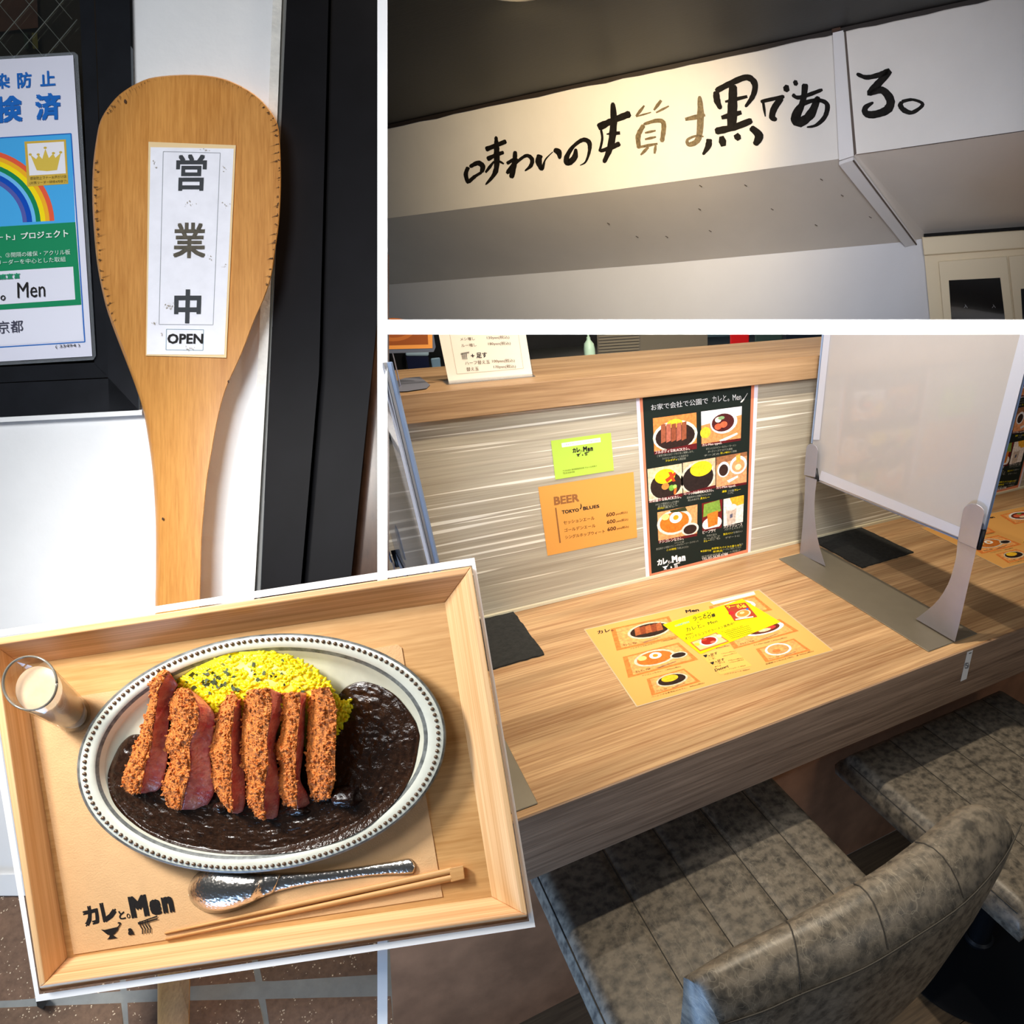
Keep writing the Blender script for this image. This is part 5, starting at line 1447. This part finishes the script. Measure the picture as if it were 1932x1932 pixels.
# ================================================================== painted beam with brush lettering, above the kitchen
XS_ = Vector((.6206, -.7788, 0)).normalized(); YS_ = Vector((-XS_.y, XS_.x, 0))
BA = at(1583, 300, 1.75)
SROT = Matrix((XS_, YS_, AZ)).transposed().to_4x4()
def BF(u, v, h=0.0): return hit(u, v, BA - YS_ * h, YS_)
WA = BA + YS_ * .32
def BW(u, v, h=0.0): return hit(u, v, WA - YS_ * h, YS_)
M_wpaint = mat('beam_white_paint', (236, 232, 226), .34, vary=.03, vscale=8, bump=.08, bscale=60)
M_wall_cool = mat('cool_lit_white', (224, 226, 232), .4, vary=.02, vscale=6)  # cool light tinted into the lower wall's white
topl = [(400, 316), (731, 240), (1000, 182), (1250, 130), (1571, 62), (1600, 55), (2300, -95)]
botl = [(2300, 198), (1615, 291), (1583, 300), (1160, 358), (731, 412), (400, 453)]
F_ = topl + botl
beam = struct('beam', *loft([[BF(u, v, -.05) for u, v in F_], [BF(u, v, 0) for u, v in F_]]), M_wpaint, rot=SROT, base=BF(1160, 300))
wallt = [(400, 569), (731, 537), (1250, 497), (1710, 456), (1752, 448), (2300, 410)]
Vb = [BF(u, v, -.001) for u, v in botl[::-1]]
Vw = [BW(u, v, .001) for u, v in (wallt[0], wallt[1], wallt[2], wallt[3], wallt[4], wallt[5])]
V = Vb + Vw + [p + AZ * .02 for p in Vb + Vw]
Fc = []
for i in range(5):
    Fc += [(i, i + 1, 7 + i, 6 + i), (12 + i, 18 + i, 19 + i, 13 + i)]
struct('soffit', V, Fc, mat('soffit_shaded_white', (222, 214, 204), .45, vary=.03, vscale=6), rot=SROT, base=BF(1160, 420))  # white soffit with its warm grey shading put into the colour
struct('wall_right', *loft([[BW(u, v, -.03) for u, v in wallt + [(2300, 617), (400, 617)]], [BW(u, v, 0) for u, v in wallt + [(2300, 617), (400, 617)]]]), M_wall_cool, rot=SROT)
# dark ceiling
c_a, c_b = BF(*topl[0]), BF(*topl[-1])
cn = (c_b - c_a).cross(YS_).normalized()
if cn.z < 0: cn = -cn
def CE(u, v): return hit(u, v, c_a, cn)
tp_ = [BF(u, v, -.02) for u, v in topl]
fr_ = [CE(u, v) for u, v in ((420, -70), (900, -70), (1200, -70), (1400, -70), (1600, -70), (1700, -90), (2250, -210))]
fr_ = [p - YS_ * .25 for p in fr_]
V = tp_ + fr_ + [p + AZ * .03 for p in tp_ + fr_]
Fc = []
for i in range(6): Fc += [(i, i + 1, 8 + i, 7 + i), (14 + i, 21 + i, 22 + i, 15 + i)]
struct('ceiling', V, Fc, mat('black_ceiling_boards', (7, 7, 7), .5, spec=.2, vary=.25, vscale=6, bump=.1, bscale=40, stretch=(1, 6, 1)), rot=SROT, base=BF(1160, 100))
# ragged dark paint line along the top of the beam
rn = random.Random(8)
up_ = []; lo_ = []
for i in range(60):
    t = i / 59; u = lerp(410, 2290, t); v = lerp(255, -24, t) if False else None
    for a, b in zip(topl, topl[1:]):
        if a[0] <= u <= b[0]: v = lerp(a[1], b[1], (u - a[0]) / (b[0] - a[0]))
    up_.append((u, v - 16)); lo_.append((u, v + 3 + rn.uniform(-1.2, 1.6)))
emit('dark_top_edge', *loft([[BF(*p, .0005) for p in up_ + lo_[::-1]], [BF(*p, .006) for p in up_ + lo_[::-1]]]), mat('dark_brown_paint', (44, 36, 32), .6), beam)
struct('trim_3', *slab(BF, [(1562, -50), (1584, -50), (1586, 56), (1570, 62)], .007, .016), mat('brown_post', (72, 44, 26), .5), rot=SROT)
tr = struct('trim_4', *slab(BF, [(1571, 62), (1591, 57), (1611, 294), (1583, 303)], .0005, .016), mat('trim_paint', (232, 230, 230), .4), rot=SROT)
E_ = lambda u, v, t, h: (BF(u, v, 0).lerp(BW(1728, 455, 0), 0) if False else None)
def along(u0, v0, u1, v1, n=2):   # strip on the soffit from the beam's lower edge to the wall
    return BF(u0, v0, 0), BW(u1, v1, 0)
a0, a1 = along(1583, 303, 1708, 459); b0, b1 = along(1610, 294, 1729, 454)
dn = (a1 - a0).cross(b0 - a0).normalized()
if dn.z > 0: dn = -dn
V = [a0 + dn * .001, b0 + dn * .001, b1 + dn * .001, a1 + dn * .001] + [p + dn * .012 for p in (a0, b0, b1, a1)]
emit('soffit_strip', V, [(0, 3, 2, 1), (4, 5, 6, 7), (0, 1, 5, 4), (1, 2, 6, 5), (2, 3, 7, 6), (3, 0, 4, 7)], _mc['trim_paint'], tr)
gl_ = Flat(BF, .0004)
gl_.poly([(1592, 57), (1596, 57), (1616, 290), (1611, 294)], mat('dark_joint', (96, 84, 76), .7))
gl_.line((1615, 292), (1700, 280), 1.3, ink((120, 104, 92))); gl_.line((1700, 280), (1945, 245), 1.6, ink((90, 78, 70)))
gl_.build('joint_line', beam)
tag(emit('joint_line', *tube([b0 + dn * .013, b1 + dn * .013], .0022, 5), mat('dark_joint', (96, 84, 76), .7), tr), 'dark joint along the trim')

# brush lettering
Aq = lambda x, y: (840 + x / 3.45, 100 + y / 3.45)
Bq = lambda x, y: (1380 + x / 3.331, 60 + y / 3.331)
ID = lambda x, y: (x, y)
M_brush = mat('brush_ink', (24, 21, 18), .6, spec=.15, vary=.6, vscale=70)
M_brush_glare = mat('glare_brush_ink', (116, 100, 72), .5, vary=.5, vscale=160)  # lamp glare on two black characters, painted as paler ink
CHARS = [
 (Aq, 3.45, 0, [[(150, 742, 20), (134, 790, 24), (150, 850, 16)], [(158, 742, 16), (212, 716, 26), (244, 738, 28), (236, 778, 20)], [(150, 842, 20), (190, 806, 18), (238, 776, 14)], [(330, 542, 14), (335, 640, 30), (328, 770, 26), (262, 858, 8)], [(262, 628, 28), (330, 602, 22), (398, 574, 26)], [(272, 692, 26), (330, 664, 20), (382, 646, 18)], [(318, 705, 16), (262, 778, 18)], [(345, 700, 14), (382, 722, 12)]]),
 (Aq, 3.45, 0, [[(455, 638, 18), (450, 720, 26), (430, 815, 26)], [(400, 720, 18), (462, 690, 18), (402, 782, 20)], [(400, 785, 20), (470, 708, 14), (528, 668, 18), (564, 690, 22), (558, 732, 20), (518, 768, 6)]]),
 (Aq, 3.45, 0, [[(618, 662, 28), (608, 706, 32), (630, 756, 18), (652, 694, 8), (702, 642, 4)], [(706, 630, 18), (738, 646, 34), (746, 690, 12)]]),
 (Aq, 3.45, 0, [[(850, 622, 14), (842, 680, 32), (800, 714, 34), (790, 680, 26), (830, 612, 18), (894, 566, 22), (936, 582, 24), (938, 640, 16), (914, 708, 10), (876, 732, 3)]]),
 (Aq, 3.45, 0, [[(1090, 322, 20), (1096, 450, 38), (1078, 600, 34), (1032, 715, 20)], [(994, 486, 42), (1090, 440, 30), (1206, 394, 36)], [(1014, 500, 14), (1022, 560, 12), (1004, 642, 14)], [(1050, 528, 10), (1138, 520, 30)], [(1006, 640, 16), (1080, 615, 24), (1138, 588, 26)]]),
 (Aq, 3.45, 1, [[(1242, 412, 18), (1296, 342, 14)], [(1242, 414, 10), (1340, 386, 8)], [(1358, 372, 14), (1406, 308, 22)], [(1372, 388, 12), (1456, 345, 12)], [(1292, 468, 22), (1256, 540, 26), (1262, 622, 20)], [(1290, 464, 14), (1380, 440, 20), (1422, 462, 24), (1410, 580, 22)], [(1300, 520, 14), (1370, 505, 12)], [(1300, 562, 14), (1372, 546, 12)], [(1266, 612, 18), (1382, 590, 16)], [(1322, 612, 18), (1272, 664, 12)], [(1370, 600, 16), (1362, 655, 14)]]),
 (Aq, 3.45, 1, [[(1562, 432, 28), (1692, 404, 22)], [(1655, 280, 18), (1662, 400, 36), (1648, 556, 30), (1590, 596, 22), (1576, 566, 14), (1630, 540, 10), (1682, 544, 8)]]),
 (ID, 1, 0, [[(1351, 172, 9), (1353, 190, 10), (1360, 206, 5)], [(1350, 172, 8), (1385, 154, 9), (1410, 146, 9), (1424, 158, 9), (1421, 180, 8), (1406, 202, 4)], [(1383, 160, 12), (1382, 200, 14), (1380, 245, 13)], [(1368, 192, 5), (1410, 182, 7)], [(1361, 222, 9), (1399, 212, 10)], [(1349, 248, 11), (1385, 240, 10), (1419, 227, 9)], [(1338, 262, 9), (1336, 276, 9), (1326, 292, 3)], [(1361, 257, 10), (1365, 276, 12)], [(1388, 253, 12), (1395, 264, 10)], [(1416, 240, 8), (1432, 256, 14), (1424, 274, 7)]]),
 (ID, 1, 0, [[(1435, 192, 5), (1452, 188, 6), (1480, 182, 6)], [(1440, 194, 6), (1444, 220, 3)], [(1475, 184, 9), (1461, 204, 10), (1457, 221, 10), (1466, 226, 4)], [(1478, 168, 10), (1489, 166, 12)], [(1497, 158, 9), (1505, 155, 9)]]),
 (ID, 1, 0, [[(1495, 178, 5), (1509, 184, 6), (1552, 169, 6)], [(1519, 158, 10), (1515, 190, 9), (1500, 230, 10)], [(1544, 182, 8), (1530, 215, 13), (1509, 231, 14), (1497, 224, 8), (1509, 200, 7), (1539, 189, 6), (1560, 196, 7), (1557, 219, 7), (1540, 236, 5), (1522, 240, 2)]]),
 (ID, 1, 0, [[(1616, 139, 5), (1635, 146, 7), (1660, 141, 8), (1677, 135, 9), (1656, 159, 11), (1640, 176, 8), (1664, 170, 10), (1680, 189, 13), (1674, 207, 13), (1650, 216, 11), (1634, 214, 10), (1633, 203, 8), (1648, 193, 3)]]),
 (ID, 1, 0, [[(1701, 192, 6), (1722, 188, 4), (1741, 197, 5), (1722, 212, 6), (1706, 208, 8), (1699, 199, 8), (1702, 192, 5)]]),
]
for mp_, sc, glare, strokes in CHARS:
    f = Flat(BF, .0012, .00004)
    for st_ in strokes:
        P = smooth_poly([mp_(a, b) for a, b, c in st_], False, 6) if len(st_) > 2 else [mp_(st_[0][0], st_[0][1]), tuple((mp_(st_[0][0], st_[0][1])[k] + mp_(st_[1][0], st_[1][1])[k]) / 2 for k in (0, 1)), mp_(st_[1][0], st_[1][1])]
        n = len(P); ws = [1.3 * c / sc for a, b, c in st_]
        l_, r_ = [], []
        for i, p in enumerate(P):
            a, b = P[max(0, i - 1)], P[min(n - 1, i + 1)]; dx, dy = b[0] - a[0], b[1] - a[1]; ln = math.hypot(dx, dy) or 1
            t = i / (n - 1) * (len(ws) - 1); k = min(int(t), len(ws) - 2); w = lerp(ws[k], ws[k + 1], t - k) / 2 * rn.uniform(.9, 1.08)
            if i in (0, n - 1): w *= .6
            l_.append((p[0] - dy / ln * w, p[1] + dx / ln * w)); r_.append((p[0] + dy / ln * w, p[1] - dx / ln * w))
        m = M_brush_glare if glare else M_brush
        b0_ = len(f.V); f.V += [BF(u, v, f.h) for u, v in l_ + r_]; mi_ = f._m(m)
        for i in range(n - 1): f.F.append((b0_ + i, b0_ + i + 1, b0_ + n + i + 1, b0_ + n + i)); f.I.append(mi_)
        f.up()
    f.build('brush_letter', beam)
# nail marks on the soffit and face
sp_ = (BW(1250, 497) - BF(731, 412)).cross(BF(1583, 300) - BF(731, 412)).normalized()
if sp_.z > 0: sp_ = -sp_
f = Flat(lambda u, v, h=0: hit(u, v, BF(1583, 300) + sp_ * (.004 + h), sp_), .0, .00001)
for u, v in ((1407, 350), (1322, 351), (1550, 339), (1589, 369), (1457, 395), (1320, 395), (1540, 425), (1642, 410), (1258, 447), (1202, 447), (1148, 422), (1340, 436)):
    f.line((u - 2.5, v - 1.5), (u + 2.5, v + 1.5), 1.3, ink((84, 72, 62)))
tag(f.build('nail_marks', bpy.data.objects['soffit']), kind='stuff')
# ceiling lamp, just at the top of the view
lc = CE(958, -24)
lamp = thing('ceiling_lamp', lc - cn * .001, 'warm round downlight in the black ceiling at the top of the lettered beam view', 'lamp')
def disc(c, prof, n=32): return loft([[c + Vector((ra * math.cos(2 * math.pi * i / n), ra * math.sin(2 * math.pi * i / n), z)) for i in range(n)] for ra, z in prof])
emit('bezel', *disc(lc, [(.062, -.0005), (.062, -.006), (.050, -.008), (.050, -.0005)]), mat('lamp_bezel', (60, 54, 48), .4), lamp, smooth=True, sharp=40)
emit('bulb', *disc(lc, [(.046, -.001), (.046, -.005), (.02, -.009), (.001, -.010)]), mat('lamp_glow', (255, 236, 196), .4, emit_=6.0), lamp, smooth=True)
spot('beam_spot', lc - cn * .05, BF(1140, 345), 30, (1.0, .74, .38), 92, 1.0, .02)
area('sign_fill', (-0.3, -1.0, 0.93), BF(1400, 440), .5, 2.5, (.92, .93, 1.0), 60)  # added unseen fill to brighten the soffit and beam

# cabinet at the right
cab = thing('wall_cabinet', BW(1850, 610, .02), 'cream wall cabinet with small dark glass panes at the right end of the beam', 'cabinet', SROT)
CW = mat('cream_paint', (246, 230, 196), .45)
cabp = [(1741, 448), (2200, 416), (2200, 617), (1756, 617)]
emit('body', *slab(BW, cabp, .0005, .03), CW, cab)
bevel(emit('crown', *slab(BW, [(1739, 447), (2204, 414), (2204, 449), (1743, 482)], .031, .042), CW, cab), .003, 2)
emit('top_gap', *slab(BW, [(1743, 441), (2200, 408), (2200, 414), (1743, 447)], .001, .05), mat('dark_gap', (4, 4, 5), .8), cab)
for q, g in (([(1770, 493), (1900, 483), (1914, 617), (1781, 617)], [(1790, 529), (1887, 524), (1898, 617), (1796, 617)]), ([(1902, 483), (2010, 474), (2020, 617), (1916, 617)], [(1926, 545), (2000, 540), (2005, 617), (1930, 617)])):
    d = emit('door', *loft([[BW(u, v, .031) for u, v in q], [BW(u, v, .040) for u, v in q]]), CW, cab)
    bevel(d, .002, 1)
    q2 = [(lerp(q[i][0], g[i][0], .0), lerp(q[i][1], g[i][1], .0)) for i in range(4)]
    g2 = emit('glass_pane', *slab(BW, g, .0402, .0408), mat('black_glass', (10, 10, 12), .12, coat=.3), d)
    if q[0][0] < 1800:
        f = Flat(BW, .0412, .00002)
        for x in (1822, 1875): f.text('入', [(x - 3.5, 574), (x + 3.5, 574), (x + 3.5, 581), (x - 3.5, 581)], ink((170, 170, 176)))
        f.build('print', d)
